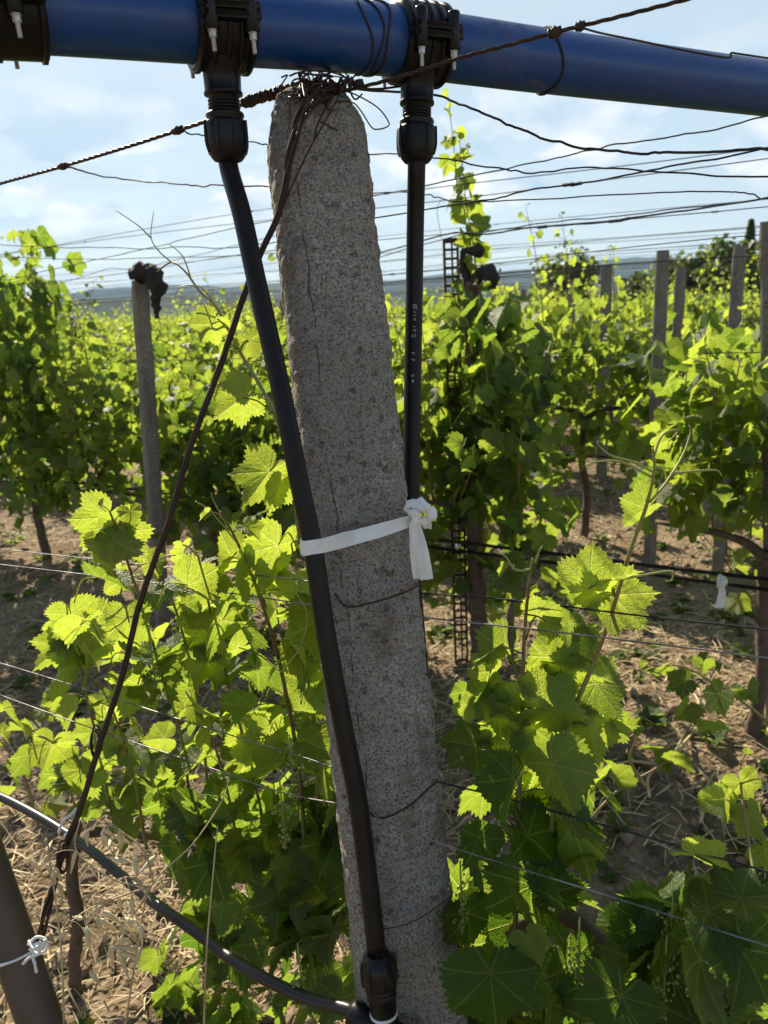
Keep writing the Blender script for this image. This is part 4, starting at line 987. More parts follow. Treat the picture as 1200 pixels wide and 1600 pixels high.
strip(rb, 'tail', [at(647, 806, .846), at(650, 828, .850), at(655, 862, .853), at(661, 905, .858)], [RIGHT + .4 * fwd, RIGHT, RIGHT - .3 * fwd], [.009, .014, .021, .022], crease=.0042)
strip(rb, 'tail', [at(658, 806, .852), at(664, 812, .854), at(668, 826, .858)], [RIGHT, RIGHT + .5 * fwd], [.008, .013, .010], crease=.003)

# brown strut at the lower left with white string
S0, S1 = at(68, 1610, .985), at(-40, 1300, 1.0); sd_ = nrm(S1 - S0)
mb = MB(); tube(mb, np.linspace(S0 - sd_ * .55, S1 + sd_ * .5, 30), 0.0265, 32)
o = mb.build('brace_strut', POLE); tag(o, 'brown slanting metal strut in the lower left corner', 'strut')
st = thing('string_tie', 'white string knotted round the brown strut at the lower left', 'string', at(55, 1480, .96))
c = S0 + sd_ * (np.dot(at(35, 1490, .985) - S0, sd_)); n1 = nrm(np.cross(sd_, fwd)); n2 = np.cross(sd_, n1)
for k in range(3):
    th = np.linspace(0, 2 * np.pi, 40); mb = MB(); tube(mb, c + sd_ * (k * .003 - .002) + (np.cos(th)[:, None] * n1 + np.sin(th)[:, None] * n2) * .0280 + sd_ * (.004 * np.sin(th + k))[:, None], .0013, 6); mb.build('turn', WHITE, st)
for pts in ([(44, 1476, .95), (58, 1464, .945), (73, 1470, .945), (72, 1484, .943), (58, 1490, .943), (46, 1482, .945)], [(48, 1478, .946), (62, 1474, .942), (60, 1490, .942), (46, 1496, .944), (36, 1506, .946)], [(50, 1492, .945), (54, 1505, .943), (57, 1519, .945)], [(45, 1470, .948), (52, 1482, .940), (66, 1480, .940), (70, 1468, .942)]):
    mb = MB(); tube(mb, in_front(pts), .0019, 7, per=8, bump=.3, bscale=200); mb.build('string_end', WHITE, st)

# ------------------------------------------------------------------ front row vines
GL = []
def row1_pt(px, py, dv=0.0): return on_row(px, py, V1 + dv)
def front_vine_left():
    rg = np.random.default_rng(301)
    root = row1_pt(118, 1700); root[2] = 0
    t = thing('grapevine', 'sunlit yellow-green grapevine in the front row, left of the big concrete post', 'grapevine', root)
    mt = MB(); tube(mt, [row1_pt(122, 1900), row1_pt(120, 1600), row1_pt(116, 1500), row1_pt(122, 1440), row1_pt(112, 1370), row1_pt(118, 1290)], [.018, .015, .014, .0145, .013, .011], 12, per=10, bump=.4, bscale=45, seed=2)
    tube(mt, [row1_pt(116, 1330), row1_pt(150, 1300, .08), row1_pt(260, 1310, .2), row1_pt(380, 1350, .2), row1_pt(470, 1420, .15)], [.011, .010, .009, .008], 9, per=8, bump=.4, bscale=60, seed=3); mt.build('trunk', BARK, t)
    ml, ms, mc = MB(), MB(), MB(); nb = sun_dir
    lean = lambda x, y: (-.16 + np.clip((y - 800) / 450, 0, 1) * .28) * np.clip((440 - x) / 200, 0, 1) + (.02 + np.clip((y - 800) / 450, 0, 1) * .10) * (1 - np.clip((440 - x) / 200, 0, 1))
    shoots = [  # image path, dv
        ([(480, 1450), (470, 1230), (440, 1050), (405, 930), (372, 850), (345, 800)], -.03),
        ([(300, 1300), (285, 1160), (235, 990), (200, 880), (172, 800)], .06),
        ([(330, 1320), (320, 1180), (300, 1050), (270, 940), (240, 880)], .02),
        ([(180, 1300), (150, 1150), (125, 1040), (120, 960)], .10),
        ([(130, 1300), (90, 1180), (55, 1130), (30, 1100)], .05),
        ([(430, 1400), (400, 1230), (360, 1080), (330, 960), (310, 870)], .0),
        ([(500, 1400), (495, 1200), (480, 1050), (470, 930), (455, 850)], -.02),
        ([(380, 1380), (360, 1260), (330, 1150), (290, 1080)], -.06),
        ([(230, 1330), (210, 1220), (180, 1120), (150, 1060)], -.05),
        ([(60, 1290), (40, 1220), (10, 1170), (-30, 1120)], .08)]
    for i, (px, dv) in enumerate(shoots):
        leafy_shoot(rg, ml, mc if i in (0,) else ms, [row1_pt(x, y, dv * .5 + lean(x, y) + rg.normal(0, .015)) for x, y in px], T_HI, .078, .050, .0042 if i == 0 else .0034, .0013, .05, .02, (.35, .85), side=RIGHT, nbias=nb)
    # long shoot that climbs past the tube to the sky
    long_ = [(470, 850, .95), (452, 720, .98), (430, 650, 1.0), (405, 600, 1.03), (372, 545, 1.06), (338, 480, 1.10), (312, 455, 1.12), (290, 425, 1.14), (268, 410, 1.16), (245, 425, 1.17)]
    P = spline([at(*p) for p in long_], 8); tube(ms, P, [.0032, .0026, .0018, .0012], 7)
    for p2 in ([(268, 410, 1.16), (248, 392, 1.17), (236, 370, 1.18), (240, 330, 1.19)], [(236, 372, 1.18), (215, 352, 1.18), (180, 328, 1.18)], [(300, 440, 1.13), (285, 400, 1.13), (262, 380, 1.14)], [(338, 480, 1.10), (315, 450, 1.1), (285, 447, 1.1), (272, 460, 1.1)]):
        mm = MB(); tube(mm, [at(*p) for p in p2], [.0013, .0009, .0006], 5, per=7); mm.build('tendril', TENDRIL, t)
    def hero(px, py, d, sz, ang, tilt=(0, 0), tone=.8, stem=None):
        """leaf whose blade centre sits at px,py; ang = image direction of its tip (0 = up, clockwise)"""
        a = R(ang); tip = UP * math.cos(a) + RIGHT * math.sin(a); n = (-fwd * .6 + RIGHT * tilt[0] + UP * (tilt[1] + .25) + rg.normal(0, .42, 3)) if tone < .4 else nrm(sun_dir * .75 + fwd * .55 + rg.normal(0, .22, 3)); s = sz / F * d
        d = proj(row1_pt(px, py, lean(px, py) + rg.normal(0, .02)))[2] if py > 800 else d
        tip = nrm(tip + fwd * rg.normal(0, .12)); J = at(px, py, d) - tip * s * .25
        put_leaf(ml, T_HI[rg.integers(12)], J, tip, n, s * .58, tone)
        if stem is not None: tube(ml, [at(*stem), (at(*stem) + J) / 2 + UP * .006, J], .0011, 5, per=5)
    hero(360, 635, 1.0, 95, 235, (.5, .5), .8, (428, 648, 1.0)); hero(405, 760, .98, 115, 215, (.4, .4), .85, (452, 720, .98)); hero(322, 520, 1.06, 70, 215, (.2, -.5), .95, (345, 490, 1.09))
    hero(395, 545, 1.05, 60, 150, (.3, .4), .95, (372, 545, 1.06)); hero(430, 775, .99, 80, 200, (-.5, .5), .8)
    hero(352, 1050 - 30, 1.0, 110, 250, (.3, .6), .75, (440, 1050, 1.0)); hero(375, 1140, .96, 110, 300, (.4, .3), .8, (455, 1170, .97)); hero(385, 1190, .95, 95, 215, (.6, .1), .95)
    hero(490, 1020, 1.0, 120, 20, (-.2, .5), .8, (470, 1100, 1.0)); hero(495, 1150, .97, 90, 320, (.1, .6), .6)
    hero(110, 1030, 1.2, 105, 200, (.3, .5), .9); hero(165, 1000, 1.2, 115, 130, (-.3, .5), .95); hero(150, 830, 1.25, 85, 215, (.3, .5), .9); hero(205, 850, 1.25, 90, 140, (.2, .4), .9)
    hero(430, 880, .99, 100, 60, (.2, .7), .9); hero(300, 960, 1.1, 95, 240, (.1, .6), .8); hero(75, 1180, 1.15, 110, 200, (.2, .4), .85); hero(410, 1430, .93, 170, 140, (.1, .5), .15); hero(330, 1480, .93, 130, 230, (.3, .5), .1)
    hero(395, 1300, .94, 120, 40, (-.5, .5), .3); hero(290, 1370, .97, 120, 190, (.5, .2), .45); hero(500, 1330, .93, 120, 165, (-.3, .4), .25); hero(250, 1190, 1.02, 110, 180, (.2, .6), .35); hero(210, 1245, 1.02, 100, 140, (.2, .6), .3)  # low tones of the bottom leaves put shade into their colour
    # fill inside the silhouette
    poly = np.array([(0, 1140), (60, 1070), (95, 960), (125, 880), (150, 790), (200, 790), (235, 880), (280, 900), (330, 860), (400, 850), (470, 840), (520, 930), (545, 1200), (565, 1480), (530, 1570), (400, 1600), (215, 1600), (225, 1490), (290, 1400), (270, 1290), (180, 1265), (60, 1255), (0, 1230)], float)
    def inside(x, y):
        c_ = False; j = len(poly) - 1
        for i in range(len(poly)):
            if (poly[i, 1] > y) != (poly[j, 1] > y) and x < (poly[j, 0] - poly[i, 0]) * (y - poly[i, 1]) / (poly[j, 1] - poly[i, 1]) + poly[i, 0]: c_ = not c_
            j = i
        return c_
    k = 0
    while k < 215:
        x, y = rg.uniform(0, 570), rg.uniform(790, 1600)
        if not inside(x, y): continue
        if y < 1200 and rg.random() < .60: continue
        k += 1; low = y > 1230  # low leaves get darker tones: older foliage, with shade put into the colour
        p = row1_pt(x, y, lean(x, y) + rg.uniform(-.05, .05)); out = np.array([rg.normal(0, .5), rg.normal(-.1, .5), rg.normal(.4, .3)])
        tp = nrm(np.array([rg.normal(0, .6), rg.normal(-.1, .5), -.6 + rg.normal(0, .4)]))
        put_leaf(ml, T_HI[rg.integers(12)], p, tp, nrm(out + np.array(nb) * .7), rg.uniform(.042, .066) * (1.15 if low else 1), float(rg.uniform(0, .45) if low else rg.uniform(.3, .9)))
        tube(ml, [p, p - tp * .03 + np.array([0, 0, -.01]), p - tp * .05 + np.array([0, 0, -.05])], [.0009, .0012], 4, per=3, tone=.9)
    ml.build('foliage', LEAF, t); ms.build('shoots', SHOOT, t); mc.build('main_cane', CANE, t)
    for p2 in ([(440, 1050, .99), (470, 1010, .97), (480, 960, .96), (465, 930, .96)], [(372, 850, 1.02), (330, 800, 1.02), (305, 783, 1.02)], [(360, 830, 1.02), (335, 785, 1.02), (330, 770, 1.02)], [(172, 800, 1.25), (120, 795, 1.25)], [(190, 850, 1.24), (215, 815, 1.24), (222, 812, 1.24)]):
        mm = MB(); tube(mm, [at(*p) for p in p2], [.0013, .0007], 5, per=8); mm.build('tendril', TENDRIL, t)
    for (x, y, d) in ((468, 1505, .93), (455, 1180, .97), (235, 1010, 1.15), (440, 1250, .96)): flower(t, at(x, y, d), rg)
def flower(parent, p, rg):
    mb = MB()
    for i in range(46):
        f = rg.random(); q = p + np.array([rg.normal(0, .008 * (1.2 - f)), rg.normal(0, .008 * (1.2 - f)), -.07 * f])
        r = rg.uniform(.0014, .0024); lathe(mb, [(-r, .0001), (-r * .6, r * .8), (0, r), (r * .6, r * .8), (r, .0001)], q, (0, 0, 1), 6)
    tube(mb, [p + np.array([0, 0, .03]), p, p + np.array([0, 0, -.07])], .0011, 5); mb.build('flower_cluster', GRAPE, parent)
front_vine_left()
def front_vine_right():
    rg = np.random.default_rng(402)
    root = row1_pt(815, 1900); root[2] = 0
    t = thing('grapevine', 'grapevine with large glowing leaves in the front row, right of the big concrete post', 'grapevine', root)
    mt = MB(); tube(mt, [row1_pt(800, 2300), row1_pt(800, 1900), row1_pt(790, 1700), row1_pt(800, 1560), row1_pt(800, 1450)], [.02, .016, .014, .012], 12, per=10, bump=.4, bscale=45, seed=6)
    tube(mt, [row1_pt(800, 1460), row1_pt(860, 1420), row1_pt(960, 1480), row1_pt(1100, 1540), row1_pt(1300, 1600)], [.011, .009, .008], 9, per=8, bump=.4, bscale=60, seed=7); mt.build('trunk', BARK, t)
    ml, ms, mc = MB(), MB(), MB(); nb = sun_dir
    leafy_shoot(rg, ml, mc, [at(805, 1470, .86), at(808, 1330, .91), at(815, 1150, .92), at(819, 1000, .875), at(828, 900, .85), at(833, 872, .845)], T_HI, .060, .036, .0030, .0014, .04, .03, (.3, .7), side=RIGHT, nbias=nb)
    stemR = [(850, 1420, .83), (865, 1250, .85), (890, 1130, .87), (930, 1030, .89), (958, 950, .91), (985, 860, .93), (1010, 790, .95), (1022, 735, .96), (1020, 700, .96)]
    stemR = [(x, y, .835 + (y - 850) * .00026 if y < 1215 else d) for x, y, d in stemR]
    tube(ms, spline([row1_pt(858, 1428)] + [at(x, y, .915 if y > 1215 else d) for x, y, d in stemR[1:]], 8), [.0034, .0028, .0022, .0012], 7)
    def hero(px, py, d, sz, ang, tilt=(0, 0), tone=.8, stem=None, var=None):
        a = R(ang); tip = UP * math.cos(a) + RIGHT * math.sin(a); n = (-fwd * .6 + RIGHT * tilt[0] + UP * (tilt[1] + .25) + rg.normal(0, .42, 3)) if tone < .4 else nrm(sun_dir * .75 + fwd * .55 + rg.normal(0, .22, 3)); s = sz / F * d * (.86 if tone < .4 else 1); d = d + (rg.uniform(-.03, .09) if tone < .4 else 0)
        tip = nrm(tip + fwd * rg.normal(0, .12)); J = at(px, py, d) - tip * s * .25
        put_leaf(ml, T_HI[rg.integers(12) if var is None else var], J, tip, n, s * .62, tone)
        if stem is not None: tube(ml, [at(*stem), (at(*stem) + J) / 2 + UP * .006, J], .0012, 5, per=5)
    H = [(945, 905, .90, 118, 60, (-.3, .5), .85, (970, 900, .92)), (975, 950, .905, 110, 140, (.4, .2), .9, (960, 930, .91)), (905, 915, .91, 75, 290, (.3, .4), .8, None), (990, 805, .94, 85, 240, (0, -.6), .6, (1012, 785, .95)), (1035, 690, .96, 34, 60, (.2, .5), .9, None),
         (860, 965, .89, 85, 95, (0, .8), .8, (822, 1000, .89)), (905, 1040, .87, 138, 110, (-.15, .45), .9, (925, 1035, .89)), (835, 1040, .89, 110, 200, (.4, .3), .35, None), (768, 1025, .90, 95, 250, (.4, .3), .45, (812, 1070, .90)), (755, 1085, .90, 85, 200, (.5, .2), .35, None),
         (880, 1110, .86, 122, 95, (0, .5), .95, (820, 1130, .89)), (945, 1090, .86, 105, 150, (.6, .2), .5, None), (925, 1160, .85, 108, 165, (.3, .3), .95, (880, 1140, .86)), (785, 1120, .89, 75, 80, (0, .8), .9, None), (720, 1160, .90, 110, 290, (.3, .6), .3, None), (850, 1180, .86, 110, 130, (.5, .3), .35, None),
         (790, 1245, .86, 140, 200, (.1, .7), .15, None), (880, 1225, .84, 130, 150, (.1, .5), .5, None), (915, 1290, .82, 130, 110, (-.2, .8), .2, None), (850, 1330, .82, 170, 130, (0, .7), .1, None), (830, 1420, .80, 190, 180, (0, .4), .1, None), (880, 1390, .80, 120, 80, (-.2, .7), .15, None),  # lower leaves from here on: small tone values, shade painted into the green
         (740, 1330, .86, 110, 200, (.3, .5), .1, None), (735, 1450, .84, 120, 170, (.3, .4), .1, None), (770, 1560, .80, 190, 175, (0, .6), .08, None), (900, 1540, .78, 170, 160, (.2, .6), .08, None), (1000, 1470, .77, 120, 200, (.1, .8), .12, None), (1110, 1340, .76, 95, 100, (-.4, .3), .95, (1150, 1390, .77)),
         (1140, 1440, .74, 150, 110, (0, .8), .25, None), (1100, 1540, .73, 200, 170, (0, .5), .08, None), (1010, 1560, .75, 170, 190, (.2, .5), .08, None), (1180, 1520, .72, 180, 150, (0, .6), .1, None), (1075, 1400, .76, 90, 190, (-.2, .9), .1, None), (1185, 1400, .73, 130, 80, (-.2, .9), .2, None), (960, 1590, .76, 160, 200, (.2, .6), .06, None), (860, 1600, .78, 170, 180, (.1, .5), .06, None),
         (835, 1480, .80, 70, 150, (.6, .2), .85, None), (1130, 1250, .85, 70, 60, (0, .6), .6, None), (1165, 1235, .84, 60, 150, (.4, .3), .95, None), (1180, 1290, .82, 70, 160, (.4, .3), .8, None), (720, 1090, .93, 60, 210, (.3, .5), .3, None)]
    fd = lambda y: .835 + (y - 850) * .00026
    for h in H: hero(h[0], h[1], fd(h[1]) + rg.normal(0, .008) if h[1] < 1215 and h[0] < 1000 else h[2], *h[3:6], h[6], None if h[7] is None else (h[7][0], h[7][1], fd(h[7][1]) if h[7][1] < 1215 and h[0] < 1000 else h[7][2]))
    k = 0
    poly = np.array([(695, 1300), (700, 1180), (760, 1120), (870, 1180), (930, 1200), (925, 1320), (885, 1400), (900, 1490), (960, 1460), (1050, 1400), (1200, 1400), (1240, 1640), (700, 1640)], float)
    for q in range(26):
        x, y = rg.uniform(715, 975), rg.uniform(985, 1260)
        if x < 740 + (1100 - y) * .3 or (y < 1060 and 830 > x > 790): continue
        hero(x, y, .842 + (y - 850) * .00026 + rg.uniform(-.012, .02), rg.uniform(52, 92), rg.uniform(80, 260), (rg.normal(0, .4), rg.normal(.3, .3)), float(rg.uniform(.45, .95)))
    while k < 72:
        x, y = rg.uniform(690, 1240), rg.uniform(1225, 1640); c_ = False; j = len(poly) - 1
        for i in range(len(poly)):
            if (poly[i, 1] > y) != (poly[j, 1] > y) and x < (poly[j, 0] - poly[i, 0]) * (y - poly[i, 1]) / (poly[j, 1] - poly[i, 1]) + poly[i, 0]: c_ = not c_
            j = i
        if not c_: continue
        k += 1; p = row1_pt(x, y, rg.uniform(-.05, .10)); tp = nrm(np.array([rg.normal(0, .6), rg.normal(-.1, .5), -.6 + rg.normal(0, .4)]))
        put_leaf(ml, T_HI[rg.integers(12)], p, tp, nrm(np.array([rg.normal(0, .5), rg.normal(-.1, .5), rg.normal(.4, .3)]) + np.array(nb) * .7), rg.uniform(.05, .078), float(rg.uniform(0.05, .6)))  # tone range darker than higher up, partly age, partly shade in the colour
        tube(ml, [p, p - tp * .03 + np.array([0, 0, -.01]), p - tp * .05 + np.array([0, 0, -.05])], [.0009, .0012], 4, per=3, tone=.9)
    # small shoot on the right
    leafy_shoot(rg, ml, ms, [at(1190, 1420, .76), at(1172, 1330, .80), at(1160, 1250, .83), at(1155, 1195, .85)], T_HI, .05, .035, .0022, .0009, .03, .03, (.6, .95), side=RIGHT, nbias=nb)
    ml.build('foliage', LEAF, t); ms.build('shoots', SHOOT, t); mc.build('main_cane', CANE, t)
    for p2 in ([(1015, 785, .82), (1040, 755, .82), (1065, 715, .825), (1078, 680, .83), (1077, 664, .83)], [(1022, 738, .805), (990, 722, .805), (955, 712, .805), (935, 695, .81), (935, 689, .81)], [(1018, 745, .807), (970, 722, .81), (930, 722, .81), (914, 728, .81)], [(1048, 740, .822), (1090, 736, .825), (1120, 735, .83), (1128, 744, .83)], [(970, 905, .85), (1020, 896, .85), (1048, 893, .85), (1050, 906, .85), (1040, 908, .85)], [(830, 890, .85), (805, 890, .85), (790, 870, .85), (772, 862, .85)], [(836, 880, .847), (842, 862, .845), (848, 852, .845)], [(1021, 715, .80), (1035, 680, .80), (1060, 672, .80), (1045, 690, .80)]):
        mm = MB(); tube(mm, [at(*p) for p in p2], [.0015, .0012, .0006], 6, per=8); mm.build('tendril', TENDRIL, t)
    for (x, y, d) in ((1050, 1430, .77), (905, 1470, .80), (720, 1380, .87), (1040, 1500, .76)): flower(t, at(x, y, d), rg)
    mm = MB(); tube(mm, [at(801, 935, .895), at(797, 960, .895), at(796, 985, .895), at(802, 1030, .89)], [.0012, .005, .006, .001], 8, per=6, bump=.4, bscale=90); mm.build('dry_leaf', BARK, t)
front_vine_right()
def low_shoots():
    rg = np.random.default_rng(55)
    for i, (pts, lab) in enumerate([([(1010, 1230), (985, 1190), (990, 1165), (1000, 1145)], 'small two-leaved vine shoot on the dry ground right of the glowing leaves'),
                     ([(880, 1330), (960, 1240), (1040, 1190), (1080, 1130), (1110, 1060), (1140, 1000)], 'long low vine shoot leaning over the alley at the right'),
                     ([(1230, 1010), (1190, 960), (1150, 900), (1110, 850), (1085, 820)], 'shaded low vine shoot at the right edge beside the white ribbon tie'),
                     ([(1240, 930), (1200, 890), (1165, 850), (1150, 800)], 'shaded leafy shoot hanging above the drip pipe at the right edge'),
                     ([(1260, 1190), (1190, 1120), (1120, 1070), (1060, 1040), (1020, 1050)], 'thin leafy vine shoot creeping over the shaded straw towards the glowing leaves')]):
        t = thing('vine_shoot', lab, 'vine shoot', on_ground(*pts[0])); ml, ms = MB(), MB()
        v0 = [1.45] * len(pts) if i == 0 else [1.55 + .12 * j for j in range(len(pts))] if i == 1 else [2.74] * len(pts) if i < 4 else [1.75] * len(pts)
        leafy_shoot(rg, ml, ms, [on_row(x, y, v) for (x, y), v in zip(pts, v0)], T_MID, .08 if i < 2 else .045, (.05, .06, .062, .062, .055)[i], .004, .0012, .05, .12, (.2, .85), side=RIGHT, nbias=(0, .2, .8))
        ms.build('stem', SHOOT, t); ml.build('foliage', LEAF, t)
low_shoots()

# ------------------------------------------------------------------ dry grass, straw, clods, weeds
def blade(mb, p, d, ln, w, bend, rg):
    d = nrm(d); s = nrm(np.cross(d, [0.1, 0.2, 1.0]) + rg.normal(0, .2, 3)) * w / 2; q1 = p + d * ln * .5 + np.array([0, 0, bend]); q2 = p + d * ln
    mb.add([p - s, p + s, q1 + s, q1 - s, q2 + s * .4, q2 - s * .4], [(0, 1, 2, 3), (3, 2, 4, 5)])
def litter():
    rg = np.random.default_rng(9); N = 40000
    r = 0.9 + 8.5 * rg.random(N) ** 1.5; a = rg.uniform(-.62, .62, N); x = r * np.sin(a); y = r * np.cos(a)
    cl = vnoise(np.stack([x, y, 0 * x], -1), 2.3, 4); keep = cl + rg.random(N) * .9 > .25; x, y = x[keep], y[keep]; n = len(x)
    z = ground_z(x, y) + rg.uniform(.0, .02, n); th = rg.uniform(0, 2 * np.pi, n); ln = rg.uniform(.02, .13, n); w = rg.uniform(.0012, .0038, n) * (1 + y * .15)
    d = np.stack([np.cos(th), np.sin(th), rg.normal(0, .22, n)], -1); p = np.stack([x, y, z], -1); s = np.stack([-np.sin(th), np.cos(th), rg.normal(0, .5, n)], -1) * (w / 2)[:, None]
    q1 = p + d * (ln * .5)[:, None] + np.stack([0 * ln, 0 * ln, rg.uniform(-.004, .012, n)], -1); q2 = p + d * ln[:, None]
    vs = np.stack([p - s, p + s, q1 + s, q1 - s, q2 + s * .4, q2 - s * .4], 1).reshape(-1, 3); b = np.arange(n)[:, None] * 6
    q = np.concatenate([b + np.array([0, 1, 2, 3]), b + np.array([3, 2, 4, 5])])
    o = MB().add(vs, q).build('dry_grass', STRAW, None, False); tag(o, 'pale dry straw and grass litter scattered over the vineyard soil', 'dry grass', None, 'stuff')
    # clods
    mb = MB(); ico = []
    ph = (1 + 5 ** .5) / 2; iv = nrm(np.array([(-1, ph, 0), (1, ph, 0), (-1, -ph, 0), (1, -ph, 0), (0, -1, ph), (0, 1, ph), (0, -1, -ph), (0, 1, -ph), (ph, 0, -1), (ph, 0, 1), (-ph, 0, -1), (-ph, 0, 1)]))
    it = np.array([(0, 11, 5), (0, 5, 1), (0, 1, 7), (0, 7, 10), (0, 10, 11), (1, 5, 9), (5, 11, 4), (11, 10, 2), (10, 7, 6), (7, 1, 8), (3, 9, 4), (3, 4, 2), (3, 2, 6), (3, 6, 8), (3, 8, 9), (4, 9, 5), (2, 4, 11), (6, 2, 10), (8, 6, 7), (9, 8, 1)])
    n = 4200; r = 0.9 + 7 * rg.random(n) ** 1.4; a = rg.uniform(-.62, .62, n); x = r * np.sin(a); y = r * np.cos(a); sz = .006 + .024 * rg.random(n) ** 3
    c = np.stack([x, y, ground_z(x, y) + sz * .2], -1); dv = iv[None] * (1 + rg.normal(0, .22, (n, 12, 1))) * np.stack([np.ones(n), rg.uniform(.6, 1.2, n), rg.uniform(.5, .9, n)], -1)[:, None, :]
    vs = (c[:, None, :] + dv * sz[:, None, None]).reshape(-1, 3); tt = (np.arange(n)[:, None, None] * 12 + it[None]).reshape(-1, 3)
    o = MB().add(vs, None, tt).build('soil_clods', CLOD, None, False); tag(o, 'crumbly brown soil clods lying between the vine rows', 'soil', None, 'stuff')
    # green weeds
    ml = MB()
    for i in range(420):
        r_ = 1.3 + 5 * rg.random(); a_ = rg.uniform(-.55, .55); c0 = np.array([r_ * math.sin(a_), r_ * math.cos(a_), 0]); c0[2] = ground_z(np.array([c0[0]]), np.array([c0[1]]))[0]
        if vnoise(c0[None], .9, 13)[0] < -.1: continue
        for k in range(rg.integers(4, 9)):
            th = rg.uniform(0, 6.28); d = np.array([math.cos(th), math.sin(th), rg.uniform(.2, .9)])
            put_leaf(ml, T_LO[rg.integers(5)], c0 + d * .02, d, np.array([0, 0, 1.0]), rg.uniform(.016, .045), float(rg.uniform(.1, .7)))
    o = ml.build('weeds', LEAF); tag(o, 'low green weeds dotted over the soil', 'weeds', None, 'stuff')
litter()
def dry_stalks():
    rg = np.random.default_rng(31)
    # fallen canes at the right
    for pts, lab in (([(905, 1205), (985, 1190), (1045, 1188), (1100, 1120)], 'pale dry cane lying bent on the ground right of the glowing leaves'), ([(1015, 1245), (1015, 1210), (1060, 1170), (1095, 1130)], 'kinked dry cane standing up from the dry ground'), ([(1085, 1195), (1110, 1220), (1135, 1240)], 'short dry twig on the dry ground'), ([(1095, 1285), (1107, 1225), (1118, 1207)], 'dark dry twig leaning on the pale twig'), ([(1040, 920 - 100), (1075, 822), (1098, 850)], 'curved pale twig on the ground behind the tall front shoot')):
        mb = MB(); tube(mb, [on_ground(x, y, .03 + .05 * (i == 2)) for i, (x, y) in enumerate(pts)], .0045, 6, per=4, bump=.3); o = mb.build('dry_twig', STRAW); tag(o, lab, 'twig')
    # wild oat at the lower left
    t = thing('wild_oat', 'dry wild oat with hanging straw-coloured spikelets at the lower left', 'grass', on_ground(250, 1600))
    ms = MB(); mh = MB()
    stems = [[(190, 1640, .93), (215, 1480, .90), (236, 1385, .88), (300, 1320, .88), (345, 1255, .885), (358, 1218, .885)], [(236, 1385, .88), (190, 1400, .88), (140, 1420, .88), (110, 1440, .88)], [(236, 1385, .88), (180, 1375, .88), (120, 1330, .885), (125, 1280, .89)], [(240, 1380, .88), (225, 1330, .88), (190, 1300, .885), (160, 1285, .885)], [(236, 1385, .88), (215, 1420, .875), (190, 1450, .875), (170, 1490, .875)], [(236, 1388, .88), (200, 1370, .885), (165, 1395, .885), (150, 1420, .885)], [(100, 1600, .9), (95, 1480, .9), (80, 1360, .91), (72, 1310, .915), (60, 1345, .915)], [(318, 1640, .89), (322, 1500, .885), (330, 1400, .885), (340, 1290, .89)]]
    for s_ in stems: tube(ms, [at(*p) for p in s_], [.0014, .0010, .0007], 5, per=7)
    ms.build('stem', STRAW, t)
    for k in range(46):
        s_ = stems[rg.integers(1, 7)]; P = spline([at(*p) for p in s_], 7); p = P[rg.integers(len(P) // 3, len(P))]; dr = nrm(np.array([rg.normal(0, .5), rg.normal(0, .3), -1.0])) if rg.random() < .75 else nrm(rg.normal(0, 1, 3))
        q = p + np.array([rg.normal(0, .012), rg.normal(0, .01), -.012]); tube(mh, [p, (p + q) / 2 + np.array([0, 0, .004]), q], .0005, 4, per=3)
        tube(mh, [q, q + dr * .009, q + dr * .028], [.0008, .0032, .0024, .0004], 6, per=4)
    mh.build('spikelets', OAT, t)
    w_ = []
    for (x, y, d, sd) in ((150, 1395, 1.25, 1), ):
        pass
dry_stalks()
wt = thing('white_tie', 'white twine tied round the drip pipe near the wire bundle', 'tie', at(105, 1290, 1.2))
mb = MB(); tube(mb, [at(92, 1302, 1.245), at(98, 1284, 1.225), at(112, 1272, 1.225), at(120, 1265, 1.23), at(112, 1292, 1.22), at(100, 1308, 1.225)], .0026, 7, per=8, bump=.3, bscale=150); mb.build('loop', WHITE, wt)

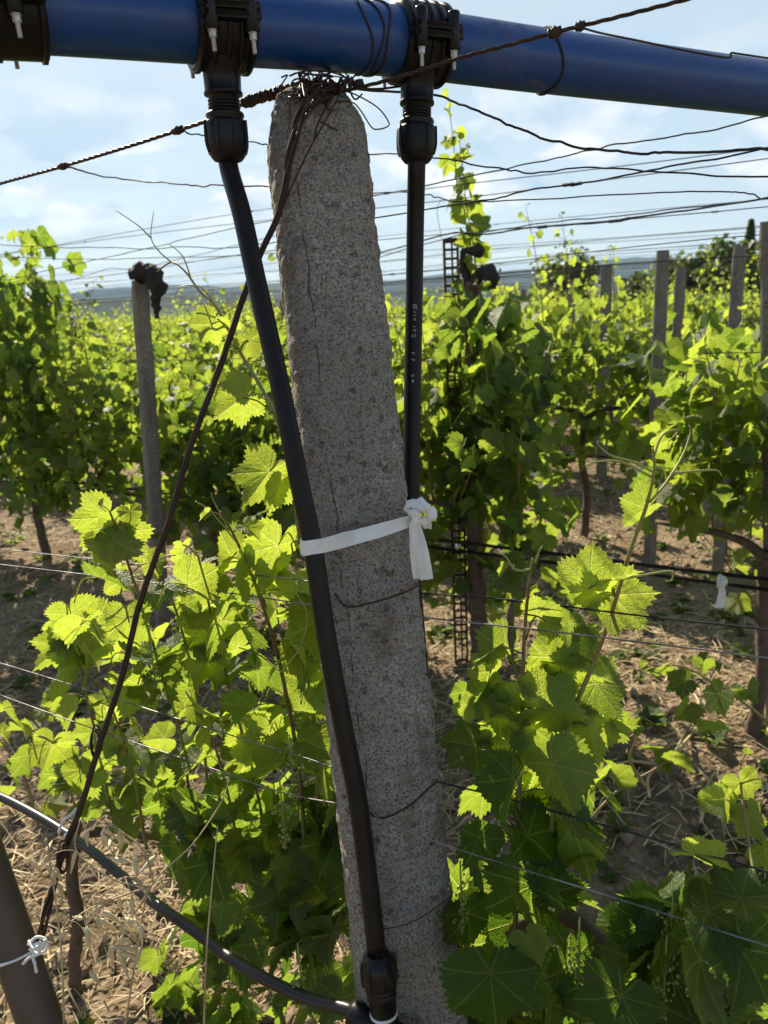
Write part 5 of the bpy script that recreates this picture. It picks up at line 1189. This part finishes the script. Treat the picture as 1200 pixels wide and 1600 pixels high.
# ------------------------------------------------------------------ trees beyond the vineyard
def tree(px, py_top, dist, width, height, label, name='tree', cone=False, n=2600, seed=0):
    rg = np.random.default_rng(seed); r_ = ray(px, py_top); top = CAM + r_ * (dist / r_[1]); gz = top[2] - height
    base = np.array([top[0], top[1], gz]); t = thing(name, label, 'tree', base)
    mt = MB(); tube(mt, [base + np.array([0, 0, -1]), base + np.array([0.1, 0, height * .3]), base + np.array([0, 0, height * .7])], [width * .06, width * .045, width * .02], 8, per=5, bump=.2, bscale=3)
    ml = MB(); cl = []
    if not cone:
        for i in range(26):
            u = nrm(rg.normal(0, 1, 3)); cl.append((base + np.array([0, 0, height * .60]) + u * np.array([width * .36, width * .36, height * .27]) * rg.uniform(.35, 1.0), rg.uniform(.12, .24) * width))
        for c, r in cl[:9]: tube(mt, [base + np.array([0, 0, height * .35]), (base + np.array([0, 0, height * .45]) + c) / 2, c], [width * .03, width * .01], 6, per=4)
    mt.build('trunk', BARK, t)
    for i in range(n):
        if cone:
            f = rg.random() ** .8; rr = width / 2 * (1 - f) ** .6 * min(1, f * 8 + .4); a = rg.uniform(0, 6.28); p = base + np.array([math.cos(a) * rr * rg.uniform(.6, 1), math.sin(a) * rr * rg.uniform(.6, 1), height * (.05 + .95 * f)])
            put_leaf(ml, T_LO[rg.integers(5)], p, np.array([rg.normal(0, .2), rg.normal(0, .2), 1.0]), nrm(np.array([math.cos(a), math.sin(a), .2])), width * .16, float(rg.uniform(0, .5)))
        else:
            c, r = cl[rg.integers(len(cl))]; u = nrm(rg.normal(0, 1, 3)); p = c + u * r * rg.uniform(.5, 1.05)
            put_leaf(ml, T_LO[rg.integers(5)], p, nrm(u + rg.normal(0, .6, 3) + np.array([0, 0, -.3])), nrm(u + rg.normal(0, .5, 3) + np.array([0, 0, .5])), width * .035 * rg.uniform(.7, 1.4), float(rg.uniform(0, .8)))
    ml.build('crown', TREELEAF, t)
tree(886, 392, 55, 5.6, 5.4, 'round-crowned tree rising above the far vine rows, left of the posts', seed=1)
tree(1102, 366, 42, 5.6, 6.5, 'broad dark tree left of the cypress', seed=2, n=3200)
tree(1160, 384, 46, 7.0, 6.0, 'dark spreading tree below the cypress', seed=3, n=3200)
tree(1060, 405, 60, 6.5, 5.0, 'low dark tree behind the tallest brownish post', seed=4)
tree(1174, 345, 60, 1.5, 6.5, 'slim dark cypress near the right edge', 'cypress_tree', True, 1300, 5)
tree(1010, 428, 70, 6.0, 4.5, 'low grey-green tree between the two dark posts', seed=6)
tree(82, 478, 40, 3.2, 4.5, 'dark bush at the far edge of the vineyard on the left', seed=8)
tree(356, 478, 90, 7.0, 5.0, 'low tree on the skyline left of the left tube', seed=9)
tree(790, 452, 90, 6.0, 5.0, 'low tree on the skyline right of the dense dark grapevine', seed=12)
tree(430, 470, 80, 5.0, 5.0, 'small tree on the skyline just left of the big post', seed=14)

# ------------------------------------------------------------------ haze over the valley
def haze():
    mb = MB(); x0, x1, y0, y1, z0, z1 = -9100, 9100, -7, 11100, -45, 290
    vs = [(x, y, z) for x in (x0, x1) for y in (y0, y1) for z in (z0, z1)]
    mb.add(vs, [(0, 1, 3, 2), (4, 6, 7, 5), (0, 4, 5, 1), (2, 3, 7, 6), (0, 2, 6, 4), (1, 5, 7, 3)])
    M, nt, out = mat('valley_haze'); pv = nt.nodes.new('ShaderNodeVolumePrincipled'); pv.inputs['Color'].default_value = (0.50, 0.72, 1.0, 1); pv.inputs['Density'].default_value = 0.00009; pv.inputs['Anisotropy'].default_value = 0.0
    nt.links.new(pv.outputs[0], out.inputs['Volume'])
    o = mb.build('haze', M, None, False); o['kind'] = 'stuff'; o['label'] = 'thin blue haze over the valley and far hills'; o['category'] = 'haze'
haze()
